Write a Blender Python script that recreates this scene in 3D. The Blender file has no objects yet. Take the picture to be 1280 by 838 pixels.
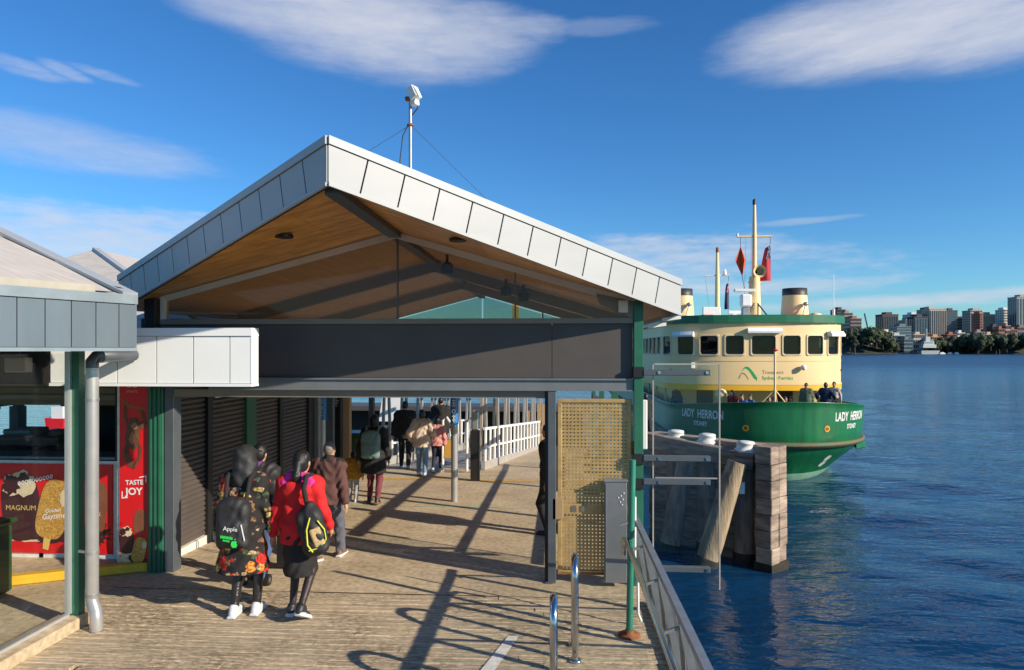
import bpy, math, random
import numpy as np
from mathutils import Vector, Matrix
random.seed(7)
sc = bpy.context.scene
COL = sc.collection
R = math.radians

# ------------------------------------------------------------------ camera
F = 850.0                       # focal length in photo pixels (1280 wide)
TH = math.atan(55/F)            # yaw to the left of the wharf axis (+Y)
CZ = 2.7                        # eye height over the wharf deck (z = 0)
WZ = -2.8                       # water level
SI, CO = math.sin(TH), math.cos(TH)
cd = bpy.data.cameras.new('camera'); cam = bpy.data.objects.new('camera', cd); COL.objects.link(cam)
cam.location = (0, 0, CZ); cam.rotation_euler = (R(90), 0, TH)
cd.sensor_width = 36; cd.lens = 36*F/1280; cd.shift_y = 18/1280
cd.clip_start = 0.05; cd.clip_end = 9000
sc.camera = cam

# ------------------------------------------------------------------ light
SUN = Vector((2.05, -1.0, 1.0)).normalized()      # towards the sun: right, a little behind the camera
SUN_EL = math.asin(SUN.z); SUN_AZ = math.atan2(SUN.x, SUN.y)
sl = bpy.data.lights.new('sun', 'SUN'); so = bpy.data.objects.new('sun', sl); COL.objects.link(so)
sl.energy = 5.0; sl.angle = R(0.5); sl.color = (1.0, 0.89, 0.72)
so.rotation_euler = (-SUN).to_track_quat('-Z', 'Y').to_euler(); so.location = (20, -10, 30)
sc.view_settings.view_transform = 'Standard'; sc.view_settings.look = 'None'
sc.view_settings.exposure = 0.4; sc.view_settings.gamma = 1.0

w = bpy.data.worlds.new('World'); sc.world = w; w.use_nodes = True
nt = w.node_tree; N = nt.nodes; L = nt.links
bg = N['Background']
sky = N.new('ShaderNodeTexSky'); sky.sky_type = 'NISHITA'; sky.sun_disc = False
sky.sun_elevation = SUN_EL; sky.sun_rotation = SUN_AZ; sky.altitude = 0; sky.air_density = 1.0
sky.dust_density = 0.1; sky.ozone_density = 1.6
hs = N.new('ShaderNodeHueSaturation'); hs.inputs['Saturation'].default_value = 1.2; hs.inputs['Value'].default_value = 1.0
L.new(sky.outputs[0], hs.inputs['Color'])
tc = N.new('ShaderNodeTexCoord'); sep = N.new('ShaderNodeSeparateXYZ'); L.new(tc.outputs['Generated'], sep.inputs[0])
def wm(op, a, b=None, cl=False):
    n = N.new('ShaderNodeMath'); n.operation = op; n.use_clamp = cl
    for i, v in enumerate((a, b)):
        if v is None: continue
        if isinstance(v, (int, float)): n.inputs[i].default_value = v
        else: L.new(v, n.inputs[i])
    return n.outputs[0]
az = wm('ARCTAN2', sep.outputs[0], sep.outputs[1]); el = wm('ARCSINE', sep.outputs[2])
cmb = N.new('ShaderNodeCombineXYZ'); L.new(wm('MULTIPLY', az, 5.0), cmb.inputs[0]); L.new(wm('MULTIPLY', el, 22.0), cmb.inputs[1])
nz = N.new('ShaderNodeTexNoise'); nz.inputs['Scale'].default_value = 1.6; nz.inputs['Detail'].default_value = 9; nz.inputs['Roughness'].default_value = 0.58
L.new(cmb.outputs[0], nz.inputs['Vector'])
nz2 = N.new('ShaderNodeTexNoise'); nz2.inputs['Scale'].default_value = 5.0; nz2.inputs['Detail'].default_value = 8; nz2.inputs['Roughness'].default_value = 0.65
L.new(cmb.outputs[0], nz2.inputs['Vector'])
def dirof(px, py):
    u = (px-640)/F; v = (437-py)/F
    d = Vector((u*CO-SI, u*SI+CO, v)).normalized()
    return math.atan2(d.x, d.y), math.asin(d.z)
def cloud(px, py, wx, wy, dens, rough=1.6, soft=0.9, tilt=0.0):
    a, e = dirof(px, py)
    u = wm('SUBTRACT', az, a); v = wm('SUBTRACT', el, e)
    v = wm('ADD', v, wm('MULTIPLY', u, tilt))
    q = wm('ADD', wm('POWER', wm('ABSOLUTE', wm('DIVIDE', u, wx/F)), 2.0), wm('POWER', wm('ABSOLUTE', wm('DIVIDE', v, wy/F)), 2.0))
    s = wm('SUBTRACT', 1.0, q)
    s = wm('ADD', s, wm('MULTIPLY', wm('SUBTRACT', nz.outputs[0], 0.5), rough))
    s = wm('ADD', s, wm('MULTIPLY', wm('SUBTRACT', nz2.outputs[0], 0.5), rough*0.55))
    s = wm('DIVIDE', s, soft, True)
    s = wm('MULTIPLY', wm('MULTIPLY', s, s), wm('SUBTRACT', 3.0, wm('MULTIPLY', s, 2.0)))
    return wm('MULTIPLY', s, dens)
cl = [cloud(450, 24, 220, 70, .85, .55, 1.15, .10), cloud(560, 46, 145, 52, .72, .6, 1.2, 0), cloud(640, 36, 95, 24, .4, 1.2, 1.2), cloud(330, 12, 145, 36, .65, .6, 1.2, .08),
      cloud(1120, 34, 220, 54, .88, .5, 1.1), cloud(1250, 26, 150, 52, .8, .6, 1.1), cloud(60, 178, 190, 32, .42, 1.0, 1.2, .03),
      cloud(20, 82, 52, 9, .42, 2.4, 1.5, .1), cloud(80, 88, 28, 8, .45, 2.2, 1.5, .25), cloud(132, 94, 42, 6, .3, 2.4, 1.5, .12),
      cloud(90, 300, 240, 42, .72, 1.7, 1.2), cloud(180, 282, 150, 22, .6, 2.0, 1.2), cloud(830, 318, 210, 28, .62, 2.4, 1.3), cloud(960, 358, 150, 14, .65, 1.8, 1.2),
      cloud(1180, 373, 240, 10, .68, 1.4, 1.2, -.03), cloud(1000, 277, 70, 5, .3, 1.4, 1.1, -.02), cloud(740, 34, 90, 12, .18, 1.5, 1.1), cloud(700, 345, 420, 34, .5, 2.6, 1.4)]
tot = cl[0]
for c_ in cl[1:]: tot = wm('MAXIMUM', tot, c_)
# the rest of the sky, out of the frame: thin scattered streaks like the ones in view
gen = wm('MULTIPLY', wm('DIVIDE', wm('SUBTRACT', nz.outputs[0], 0.6), 0.25, True), 0.35)
outside = wm('GREATER_THAN', wm('ABSOLUTE', wm('ADD', az, TH)), 0.85)
tot = wm('MAXIMUM', tot, wm('MULTIPLY', gen, outside))
tot = wm('MULTIPLY', tot, wm('GREATER_THAN', sep.outputs[2], 0.0))
ccol = N.new('ShaderNodeMix'); ccol.data_type = 'RGBA'
ccol.inputs[6].default_value = (4.2, 4.9, 6.4, 1); ccol.inputs[7].default_value = (6.6, 6.6, 7.0, 1)
L.new(wm('ADD', wm('MULTIPLY', nz.outputs[0], 0.7), wm('MULTIPLY', nz2.outputs[0], 0.5)), ccol.inputs[0])
mx = N.new('ShaderNodeMix'); mx.data_type = 'RGBA'
pol = N.new('ShaderNodeMix'); pol.data_type = 'RGBA'; pol.blend_type = 'MULTIPLY'; pol.inputs[0].default_value = 1.0
pol.inputs[7].default_value = (0.50, 0.92, 1.30, 1); L.new(hs.outputs[0], pol.inputs[6])
L.new(tot, mx.inputs[0]); L.new(pol.outputs[2], mx.inputs[6]); L.new(ccol.outputs[2], mx.inputs[7])
L.new(mx.outputs[2], bg.inputs['Color']); bg.inputs['Strength'].default_value = 0.088

# ------------------------------------------------------------------ places
def at(px, py, Y):
    "point of the wharf plane Y seen at a photo pixel"
    u = (px-640)/F; v = (437-py)/F; d = Y/(u*SI+CO)
    return Vector((d*(u*CO-SI), Y, CZ+v*d))
def atd(px, py, d):
    u = (px-640)/F; v = (437-py)/F
    return Vector((d*(u*CO-SI), d*(u*SI+CO), CZ+v*d))
def zdeck(Y):
    return -0.04*max(0.0, Y-8.0)
def gnd(px, py):
    z = 0.0
    for _ in range(12):
        d = (CZ-z)*F/(py-437); p = atd(px, py, d); z = zdeck(p.y)
    return Vector((p.x, p.y, z))

# ------------------------------------------------------------------ mesh helpers
class MB:
    def __init__(s): s.v = []; s.f = []; s.m = []; s.sm = []
    def add(s, vs, fs, m=0, sm=False):
        o = len(s.v); s.v.extend([tuple(p) for p in vs])
        for f in fs: s.f.append(tuple(i+o for i in f)); s.m.append(m); s.sm.append(sm)
        return s
    def box(s, x0, x1, y0, y1, z0, z1, m=0):
        return s.add([(x0,y0,z0),(x1,y0,z0),(x1,y1,z0),(x0,y1,z0),(x0,y0,z1),(x1,y0,z1),(x1,y1,z1),(x0,y1,z1)],
              [(0,3,2,1),(4,5,6,7),(0,1,5,4),(1,2,6,5),(2,3,7,6),(3,0,4,7)], m)
    def bar(s, p0, p1, w, h, m=0, up=(0,0,1)):
        p0 = Vector(p0); p1 = Vector(p1); d = (p1-p0).normalized(); up = Vector(up)
        if abs(d.dot(up)) > .98: up = Vector((0,1,0))
        a = d.cross(up).normalized()*w/2; b = a.cross(d).normalized()*h/2
        vs = [p+q for p in (p0, p1) for q in (-a-b, a-b, a+b, -a+b)]
        return s.add(vs, [(0,1,2,3),(7,6,5,4),(0,4,5,1),(1,5,6,2),(2,6,7,3),(3,7,4,0)], m)
    def tube(s, pts, r, n=10, m=0, cap=True):
        pts = [Vector(p) for p in pts]; rs = r if isinstance(r, (list, tuple)) else [r]*len(pts)
        vs = []; ref = None
        for i, p in enumerate(pts):
            a = pts[max(0,i-1)]; b = pts[min(len(pts)-1,i+1)]; t = (b-a).normalized()
            if ref is None: ref = Vector((0,0,1)) if abs(t.z) < .9 else Vector((1,0,0))
            x = t.cross(ref).normalized(); y = x.cross(t).normalized(); ref = y
            for k in range(n):
                an = 2*math.pi*k/n; vs.append(p+(x*math.cos(an)+y*math.sin(an))*rs[i])
        fs = []
        for i in range(len(pts)-1):
            for k in range(n):
                fs.append((i*n+k, i*n+(k+1)%n, (i+1)*n+(k+1)%n, (i+1)*n+k))
        s.add(vs, fs, m, True)
        if cap:
            o = len(vs); e = len(pts)-1
            s.add([vs[k] for k in range(n)], [tuple(range(n-1,-1,-1))], m); s.add([vs[e*n+k] for k in range(n)], [tuple(range(n))], m)
        return s
    def lathe(s, c, prof, n=16, m=0, sm=True):
        c = Vector(c); vs = []
        for r, z in prof:
            for k in range(n): an = 2*math.pi*k/n; vs.append(c+Vector((r*math.cos(an), r*math.sin(an), z)))
        fs = [(i*n+k, i*n+(k+1)%n, (i+1)*n+(k+1)%n, (i+1)*n+k) for i in range(len(prof)-1) for k in range(n)]
        s.add(vs, fs, m, sm); e = len(prof)-1
        s.add([vs[k] for k in range(n)], [tuple(range(n-1,-1,-1))], m); s.add([vs[e*n+k] for k in range(n)], [tuple(range(n))], m)
        return s
    def prism(s, poly, ext, m=0):
        poly = [Vector(p) for p in poly]; ext = Vector(ext); n = len(poly)
        nrm = Vector((0,0,0))
        for i in range(n): nrm += poly[i].cross(poly[(i+1)%n])
        if nrm.dot(ext) > 0: poly = poly[::-1]
        vs = poly+[p+ext for p in poly]
        return s.add(vs, [tuple(range(n)), tuple(range(2*n-1, n-1, -1))]+[(i, i+n, (i+1)%n+n, (i+1)%n) for i in range(n)], m)
    def poly(s, pts, m=0):
        return s.add(pts, [tuple(range(len(pts)))], m)
    def grid(s, rows, m=0, sm=True, closed=False):
        nr = len(rows); nc = len(rows[0]); vs = [p for r_ in rows for p in r_]; fs = []
        for i in range(nr-1):
            for k in range(nc if closed else nc-1): fs.append((i*nc+k, i*nc+(k+1)%nc, (i+1)*nc+(k+1)%nc, (i+1)*nc+k))
        return s.add(vs, fs, m, sm)
    def build(s, name, mats, parent=None, bevel=0.0, kind=None, origin=None):
        if not isinstance(mats, (list, tuple)): mats = [mats]
        off = Vector((0,0,0)); q = parent
        while q is not None: off += q.location; q = q.parent
        loc = Vector((0,0,0))
        if parent is None and origin is not None: loc = Vector(origin); off = loc
        me = bpy.data.meshes.new(name); me.from_pydata([tuple(Vector(v)-off) for v in s.v], [], s.f)
        for mt in mats: me.materials.append(mt)
        me.polygons.foreach_set('material_index', s.m); me.polygons.foreach_set('use_smooth', s.sm); me.update()
        o = bpy.data.objects.new(name, me); COL.objects.link(o); o.location = loc
        if parent is not None: o.parent = parent
        if bevel:
            b = o.modifiers.new('bevel', 'BEVEL'); b.width = bevel; b.segments = 1; b.limit_method = 'ANGLE'; b.angle_limit = R(50)
        if kind: o['kind'] = kind
        return o
def tag(o, label=None, cat=None, group=None, kind=None):
    if label: o['label'] = label
    if cat: o['category'] = cat
    if group: o['group'] = group
    if kind: o['kind'] = kind
    return o
def thing(name, label, cat, loc, group=None):
    o = bpy.data.objects.new(name, None); COL.objects.link(o); o.location = loc; o.empty_display_size = .2
    return tag(o, label, cat, group)
def kids(o): return [c for c in o.children]
def copy_tree(o, parent=None):
    c = o.copy(); COL.objects.link(c)
    if parent is not None: c.parent = parent
    for ch in list(o.children): copy_tree(ch, c)
    return c
def inst(src, loc, parent, rot=None):
    "another object on the same mesh"
    c = bpy.data.objects.new(src.name.split('.')[0], src.data); COL.objects.link(c); c.parent = parent; c.location = loc
    if rot is not None: c.rotation_euler = rot
    return c
def text_poly(s, size, align='LEFT', shear=0.0, extr=0.0, sx=1.0, bold=0.0):
    cu = bpy.data.curves.new('t', 'FONT'); cu.body = s; cu.size = size; cu.align_x = align; cu.shear = shear; cu.extrude = extr; cu.offset = bold*size*1.2; cu.resolution_u = 3
    ob = bpy.data.objects.new('t', cu); me = bpy.data.meshes.new_from_object(ob)
    vs = [(v.co.x*sx, v.co.y, v.co.z) for v in me.vertices]; fs = [tuple(p.vertices) for p in me.polygons]
    bpy.data.objects.remove(ob); bpy.data.curves.remove(cu); bpy.data.meshes.remove(me)
    return vs, fs
def lettering(mb, s, org, ux, uy, size, m=0, **kw):
    vs, fs = text_poly(s, size, **kw); org = Vector(org); ux = Vector(ux); uy = Vector(uy)
    mb.add([org+ux*v[0]+uy*v[1] for v in vs], fs, m)

# ------------------------------------------------------------------ materials
def mk(name, col, rough=.6, metal=0.0, var=.12, scale=2.0, stretch=(1,1,1), bump=0.0, bscale=30.0, col2=None, rand=0.0, spec=None, coat=0.0, det=6, emit=0, space='Object', dirt=0.0):
    m = bpy.data.materials.new(name); m.use_nodes = True; nt = m.node_tree; n = nt.nodes; l = nt.links
    b = n['Principled BSDF']; b.inputs['Roughness'].default_value = rough; b.inputs['Metallic'].default_value = metal
    if spec is not None: b.inputs['Specular IOR Level'].default_value = spec
    if coat: b.inputs['Coat Weight'].default_value = coat; b.inputs['Coat Roughness'].default_value = .12
    col2 = col2 or tuple(c*(1-var) for c in col); c1 = tuple(min(1, c*(1+var)) for c in col) if col2 is None or var and not dirt else col
    t = n.new('ShaderNodeTexCoord'); mp = n.new('ShaderNodeMapping'); mp.inputs['Scale'].default_value = stretch
    l.new(t.outputs[space], mp.inputs[0])
    z = n.new('ShaderNodeTexNoise'); z.inputs['Scale'].default_value = scale; z.inputs['Detail'].default_value = det; z.inputs['Roughness'].default_value = .6
    l.new(mp.outputs[0], z.inputs['Vector'])
    cr = n.new('ShaderNodeValToRGB'); cr.color_ramp.elements[0].position = .3; cr.color_ramp.elements[1].position = .7
    cr.color_ramp.elements[0].color = (*col2, 1); cr.color_ramp.elements[1].color = (*c1, 1)
    l.new(z.outputs[0], cr.inputs[0]); out = cr.outputs[0]
    if rand:
        oi = n.new('ShaderNodeObjectInfo'); hv = n.new('ShaderNodeHueSaturation'); mr = n.new('ShaderNodeMapRange')
        mr.inputs[3].default_value = 1-rand; mr.inputs[4].default_value = 1+rand
        l.new(oi.outputs['Random'], mr.inputs[0]); l.new(mr.outputs[0], hv.inputs['Value']); l.new(out, hv.inputs['Color']); out = hv.outputs[0]
    l.new(out, b.inputs['Base Color'])
    if bump:
        z2 = n.new('ShaderNodeTexNoise'); z2.inputs['Scale'].default_value = bscale; z2.inputs['Detail'].default_value = 5
        l.new(mp.outputs[0], z2.inputs['Vector'])
        bp = n.new('ShaderNodeBump'); bp.inputs['Strength'].default_value = bump; bp.inputs['Distance'].default_value = .02
        l.new(z2.outputs[0], bp.inputs['Height']); l.new(bp.outputs[0], b.inputs['Normal'])
    return m
def glassm(name, tint=(.8,.85,.85), rough=.02, refl=.12, haze=0.0, hazecol=(.5,.5,.5)):
    m = bpy.data.materials.new(name); m.use_nodes = True; nt = m.node_tree; n = nt.nodes; l = nt.links
    n.remove(n['Principled BSDF']); o = n['Material Output']
    tr = n.new('ShaderNodeBsdfTransparent'); tr.inputs[0].default_value = (*tint, 1)
    gl = n.new('ShaderNodeBsdfGlossy'); gl.inputs['Roughness'].default_value = rough; gl.inputs[0].default_value = (.95,.95,.95,1)
    fc = n.new('ShaderNodeLayerWeight'); pw = n.new('ShaderNodeMath'); pw.operation = 'POWER'; pw.inputs[1].default_value = 5; l.new(fc.outputs['Facing'], pw.inputs[0]); fr = n.new('ShaderNodeMath'); fr.operation = 'MULTIPLY_ADD'; fr.inputs[1].default_value = .9; fr.inputs[2].default_value = .03; l.new(pw.outputs[0], fr.inputs[0])
    mp = n.new('ShaderNodeMath'); mp.operation = 'ADD'; mp.inputs[1].default_value = refl; mp.use_clamp = True; l.new(fr.outputs[0], mp.inputs[0])
    mx = n.new('ShaderNodeMixShader'); l.new(mp.outputs[0], mx.inputs[0]); l.new(tr.outputs[0], mx.inputs[1]); l.new(gl.outputs[0], mx.inputs[2])
    out = mx.outputs[0]
    if haze:
        df = n.new('ShaderNodeBsdfDiffuse'); df.inputs[0].default_value = (*hazecol, 1)
        m2 = n.new('ShaderNodeMixShader'); m2.inputs[0].default_value = haze; l.new(out, m2.inputs[1]); l.new(df.outputs[0], m2.inputs[2]); out = m2.outputs[0]
    l.new(out, o.inputs[0]); return m
M = dict(
 zinc=mk('zinc_panel', (.365,.375,.38), .5, 0, .05, 1.2, (1,1,3), .03, 60, rand=.04),
 zinc_cap=mk('zinc_cap', (.36,.38,.395), .45, 0, .06, 2),
 bluezinc=mk('blue_grey_metal', (.155,.195,.23), .4, .25, .12, 2, (1,1,.3), .03, 60, rand=.06),  # darker, bluer base colour than the shelter's zinc panels
 bluezinc_cap=mk('blue_grey_cap', (.25,.30,.335), .4, .25, .12, 5),
 whitepanel=mk('white_panel', (.80,.815,.81), .5, 0, .03, 1.5, rand=.02),
 seam=mk('dark_seam', (.02,.02,.025), .8),
 roofsheet=mk('roof_sheet', (.5,.49,.47), .55, .1, .15, 3, bump=.05),
 pale_roof=mk('pale_roof', (.52,.47,.42), .6, 0, .14, 4, (1,6,1), .1, 20),
 soffit=mk('soffit_timber', (.76,.38,.09), .35, 0, .2, 1.3, (.6,8,8), .04, 14, col2=(.44,.19,.045), rand=.08),
 soffit_in=mk('inner_ceiling', (.68,.42,.21), .6, 0, .15, 2, (8,.6,1), rand=.06),
 charcoal=mk('charcoal_sheet', (.075,.066,.062), .55, 0, .1, 2),
 galv=mk('galvanised_steel', (.30,.31,.32), .42, .55, .14, 8, bump=.02),
 galv_dark=mk('grey_steel', (.10,.115,.13), .45, .3, .12, 4),
 stain=mk('stainless_steel', (.62,.62,.62), .17, 1.0, .04, 8),
 track=mk('track_box', (.22,.185,.15), .5, .1, .1, 3),
 green=mk('green_paint', (.022,.125,.072), .4, 0, .14, 4, rand=.05, bump=.03),
 green_rail=mk('light_green_paint', (.03,.20,.13), .4, 0, .14, 6, bump=.03),
 blackm=mk('black_paint', (.012,.012,.013), .5, 0, .2, 4),
 brass=mk('brass_mesh', (.50,.33,.135), .42, .35, .2, 9, bump=.05),
 rust=mk('rust', (.24,.085,.03), .85, 0, .4, 14, bump=.2),
 white=mk('white_paint', (.78,.78,.76), .45, 0, .04, 3),
 offwhite=mk('weathered_white', (.72,.71,.67), .6, 0, .14, 14, bump=.15, bscale=30),
 red=mk('red_print', (.66,.008,.012), .4, 0, .05, 2),
 shutter=mk('shutter_steel', (.11,.09,.08), .42, .2, .14, 3),
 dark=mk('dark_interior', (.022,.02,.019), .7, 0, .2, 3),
 tan=mk('tan_paint', (.36,.24,.13), .6, 0, .1, 3),
 yellow=mk('yellow_paint', (.72,.42,.025), .6, 0, .16, 7, bump=.1),
 blue=mk('blue_sign', (.02,.16,.42), .4, 0, .05, 3),
 text_w=mk('white_print', (.8,.8,.8), .5, 0, .01),
 binm=mk('bin_green', (.018,.055,.02), .45, 0, .1, 4),
)
# ================================================================== DECK
def deck_material():
    m = bpy.data.materials.new('worn_concrete'); m.use_nodes = True; nt = m.node_tree; n = nt.nodes; l = nt.links
    b = n['Principled BSDF']; b.inputs['Roughness'].default_value = .8
    t = n.new('ShaderNodeTexCoord')
    def noise(sc_, st, det=8, ro=.6):
        mp = n.new('ShaderNodeMapping'); mp.inputs['Scale'].default_value = st; l.new(t.outputs['Object'], mp.inputs[0])
        z = n.new('ShaderNodeTexNoise'); z.inputs['Scale'].default_value = sc_; z.inputs['Detail'].default_value = det; z.inputs['Roughness'].default_value = ro
        l.new(mp.outputs[0], z.inputs['Vector']); return z.outputs[0]
    a = noise(.8, (1,1.6,1)); c = noise(14, (1,1,1)); e = noise(4, (.5,5,1), 6, .7)
    r1 = n.new('ShaderNodeValToRGB'); r1.color_ramp.elements[0].position = .3; r1.color_ramp.elements[1].position = .72
    r1.color_ramp.elements[0].color = (.45,.345,.215,1); r1.color_ramp.elements[1].color = (.65,.52,.345,1); l.new(a, r1.inputs[0])
    r2 = n.new('ShaderNodeValToRGB'); r2.color_ramp.elements[0].position = .28; r2.color_ramp.elements[1].position = .6
    r2.color_ramp.elements[0].color = (.5,.47,.43,1); r2.color_ramp.elements[1].color = (1.06,1.06,1.06,1); l.new(c, r2.inputs[0])
    r3 = n.new('ShaderNodeValToRGB'); r3.color_ramp.elements[0].position = .33; r3.color_ramp.elements[1].position = .55
    r3.color_ramp.elements[0].color = (.62,.58,.53,1); r3.color_ramp.elements[1].color = (1,1,1,1); l.new(e, r3.inputs[0])
    x1 = n.new('ShaderNodeMix'); x1.data_type = 'RGBA'; x1.blend_type = 'MULTIPLY'; x1.inputs[0].default_value = .8
    l.new(r1.outputs[0], x1.inputs[6]); l.new(r2.outputs[0], x1.inputs[7])
    x2 = n.new('ShaderNodeMix'); x2.data_type = 'RGBA'; x2.blend_type = 'MULTIPLY'; x2.inputs[0].default_value = .35
    l.new(x1.outputs[2], x2.inputs[6]); l.new(r3.outputs[0], x2.inputs[7]); l.new(x2.outputs[2], b.inputs['Base Color'])
    bp = n.new('ShaderNodeBump'); bp.inputs['Strength'].default_value = .35; bp.inputs['Distance'].default_value = .01
    l.new(c, bp.inputs['Height']); l.new(bp.outputs[0], b.inputs['Normal'])
    return m
M['deck'] = deck_material()
def plank_material():
    m = mk('weathered_plank', (.68,.545,.365), .85, 0, .1, 5.0, (.35,7,1), .9, 9, col2=(.42,.32,.20), rand=.10, det=10)
    nt = m.node_tree; n = nt.nodes; l = nt.links; b = n['Principled BSDF']; src = b.inputs['Base Color'].links[0].from_socket
    t = n.new('ShaderNodeTexCoord'); mp = n.new('ShaderNodeMapping'); mp.inputs['Scale'].default_value = (1,2.4,1); l.new(t.outputs['Object'], mp.inputs[0])
    z = n.new('ShaderNodeTexNoise'); z.inputs['Scale'].default_value = 13; z.inputs['Detail'].default_value = 9; z.inputs['Roughness'].default_value = .72; l.new(mp.outputs[0], z.inputs['Vector'])
    r = n.new('ShaderNodeValToRGB'); r.color_ramp.elements[0].position = .44; r.color_ramp.elements[1].position = .58; r.color_ramp.elements[0].color = (.36,.33,.31,1); r.color_ramp.elements[1].color = (1,1,1,1); l.new(z.outputs[0], r.inputs[0])
    z2 = n.new('ShaderNodeTexNoise'); z2.inputs['Scale'].default_value = 1.1; z2.inputs['Detail'].default_value = 4; l.new(t.outputs['Object'], z2.inputs['Vector'])
    r2 = n.new('ShaderNodeMapRange'); r2.inputs[1].default_value = .38; r2.inputs[2].default_value = .62; r2.inputs[3].default_value = .35; r2.inputs[4].default_value = .95; l.new(z2.outputs[0], r2.inputs[0])
    x = n.new('ShaderNodeMix'); x.data_type = 'RGBA'; x.blend_type = 'MULTIPLY'; l.new(r2.outputs[0], x.inputs[0]); l.new(src, x.inputs[6]); l.new(r.outputs[0], x.inputs[7]); l.new(x.outputs[2], b.inputs['Base Color'])
    return m
M['plank'] = plank_material()
m = MB()
ys = [7.42, 8.0] + [8+i*.5 for i in range(1, 20)]
m.grid([[(x, y, zdeck(y)) for x in np.linspace(-5.0, 1.0, 13)] for y in ys], sm=False)
deck = m.build('deck', M['deck']); tag(deck, 'worn concrete deck running under the shelter roof', kind='structure')
m = MB(); m.box(-5.0, 1.0, 2.0, 17.4, -.75, -.45); m.box(.86, 1.0, 2.0, 7.42, -.5, -.04); m.box(.86,1.0,7.42,17.5,-.9,-.43)
m.box(-9.5, -5.0, 2.0, 14.5, -.75, -.42)
m.build('deck_beam', M['dark'], deck)
for y in (4, 9, 14):
    for x in (-4.2, -1.8, .6):
        MB().lathe((x, y, WZ-1), [(.2,0),(.2,3.2)], 10).build('deck_pile', M['dark'], deck)
# loose timber planks in front of the shelter (each a piece)
boards = bpy.data.objects.new('plank_deck', None); COL.objects.link(boards); boards.location = (-2, 5, 0)
tag(boards, 'weathered timber planking in front of the shelter', kind='structure')
y = 2.3
while y < 7.40:
    wd = min(random.uniform(.088, .118), 7.415-y)
    xs = [-5.0] + sorted(random.uniform(-4.2, .3) for _ in range(2)) + [.98]
    for a, b in zip(xs, xs[1:]):
        if b-a < .2: continue
        dz = random.uniform(-.006, .002); q = MB()
        n_ = max(3, int((b-a)/.35)); top = []; 
        px_ = np.linspace(a+.003, b-.003, n_)
        e0 = [y+.002+random.uniform(0, .005) for _ in px_]; e1 = [y+wd-.002-random.uniform(0, .005) for _ in px_]
        zz = [dz+random.uniform(-.0015,.0015) for _ in px_]
        rows = [[(x, u, -.05) for x, u in zip(px_, e0)], [(x, u, z-.005) for x, u, z in zip(px_, e0, zz)], [(x, u+.007, z) for x, u, z in zip(px_, e0, zz)],
                [(x, u-.007, z) for x, u, z in zip(px_, e1, zz)], [(x, u, z-.008) for x, u, z in zip(px_, e1, zz)], [(x, u, -.05) for x, u in zip(px_, e1)]]
        q.grid(rows, 0, False); q.poly([r_[0] for r_ in rows]); q.poly([r_[-1] for r_ in rows][::-1])
        q.build('plank', M['plank'], boards)
    y += wd
MB().box(-5.0, .98, 2.0, 7.41, -.42, -.052).build('plank_bearer', M['dark'], boards)
# painted lines
def stripe(name, pts, mt, label):
    tag(MB().poly(pts).build(name, mt), label, kind='structure')
M['wornwhite'] = mk('worn_white_line', (.86,.82,.74), .8, 0, .0, 16, col2=(.58,.52,.44))
M['wornyellow'] = mk('worn_yellow_line', (.6,.36,.06), .8, 0, .2, 9, col2=(.4,.25,.08))
M['wornmint'] = mk('worn_mint_line', (.30,.62,.38), .8, 0, .2, 9, col2=(.3,.3,.2))
a = gnd(642, 796); b = gnd(604, 846)
stripe('painted_line', [(a.x-.05,a.y,.006),(b.x-.06,b.y,.006),(b.x+.06,b.y,.006),(a.x+.05,a.y,.006)], M['wornwhite'], 'short white painted line on the timber planking')
def cross_line(ya, yb, wd, x0, x1, mt, label):
    stripe('painted_line', [(x0,ya-wd,zdeck(ya-wd)+.004),(x1,yb-wd,zdeck(yb-wd)+.004),(x1,yb+wd,zdeck(yb+wd)+.004),(x0,ya+wd,zdeck(ya+wd)+.004)], mt, label)
cross_line(12.35, 12.3, .035, -4.3, .9, M['wornmint'], 'thin pale green line painted across the concrete deck')
cross_line(15.6, 15.4, .11, -4.4, .9, M['wornyellow'], 'yellow warning line painted across the deck by the gangway')

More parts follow.
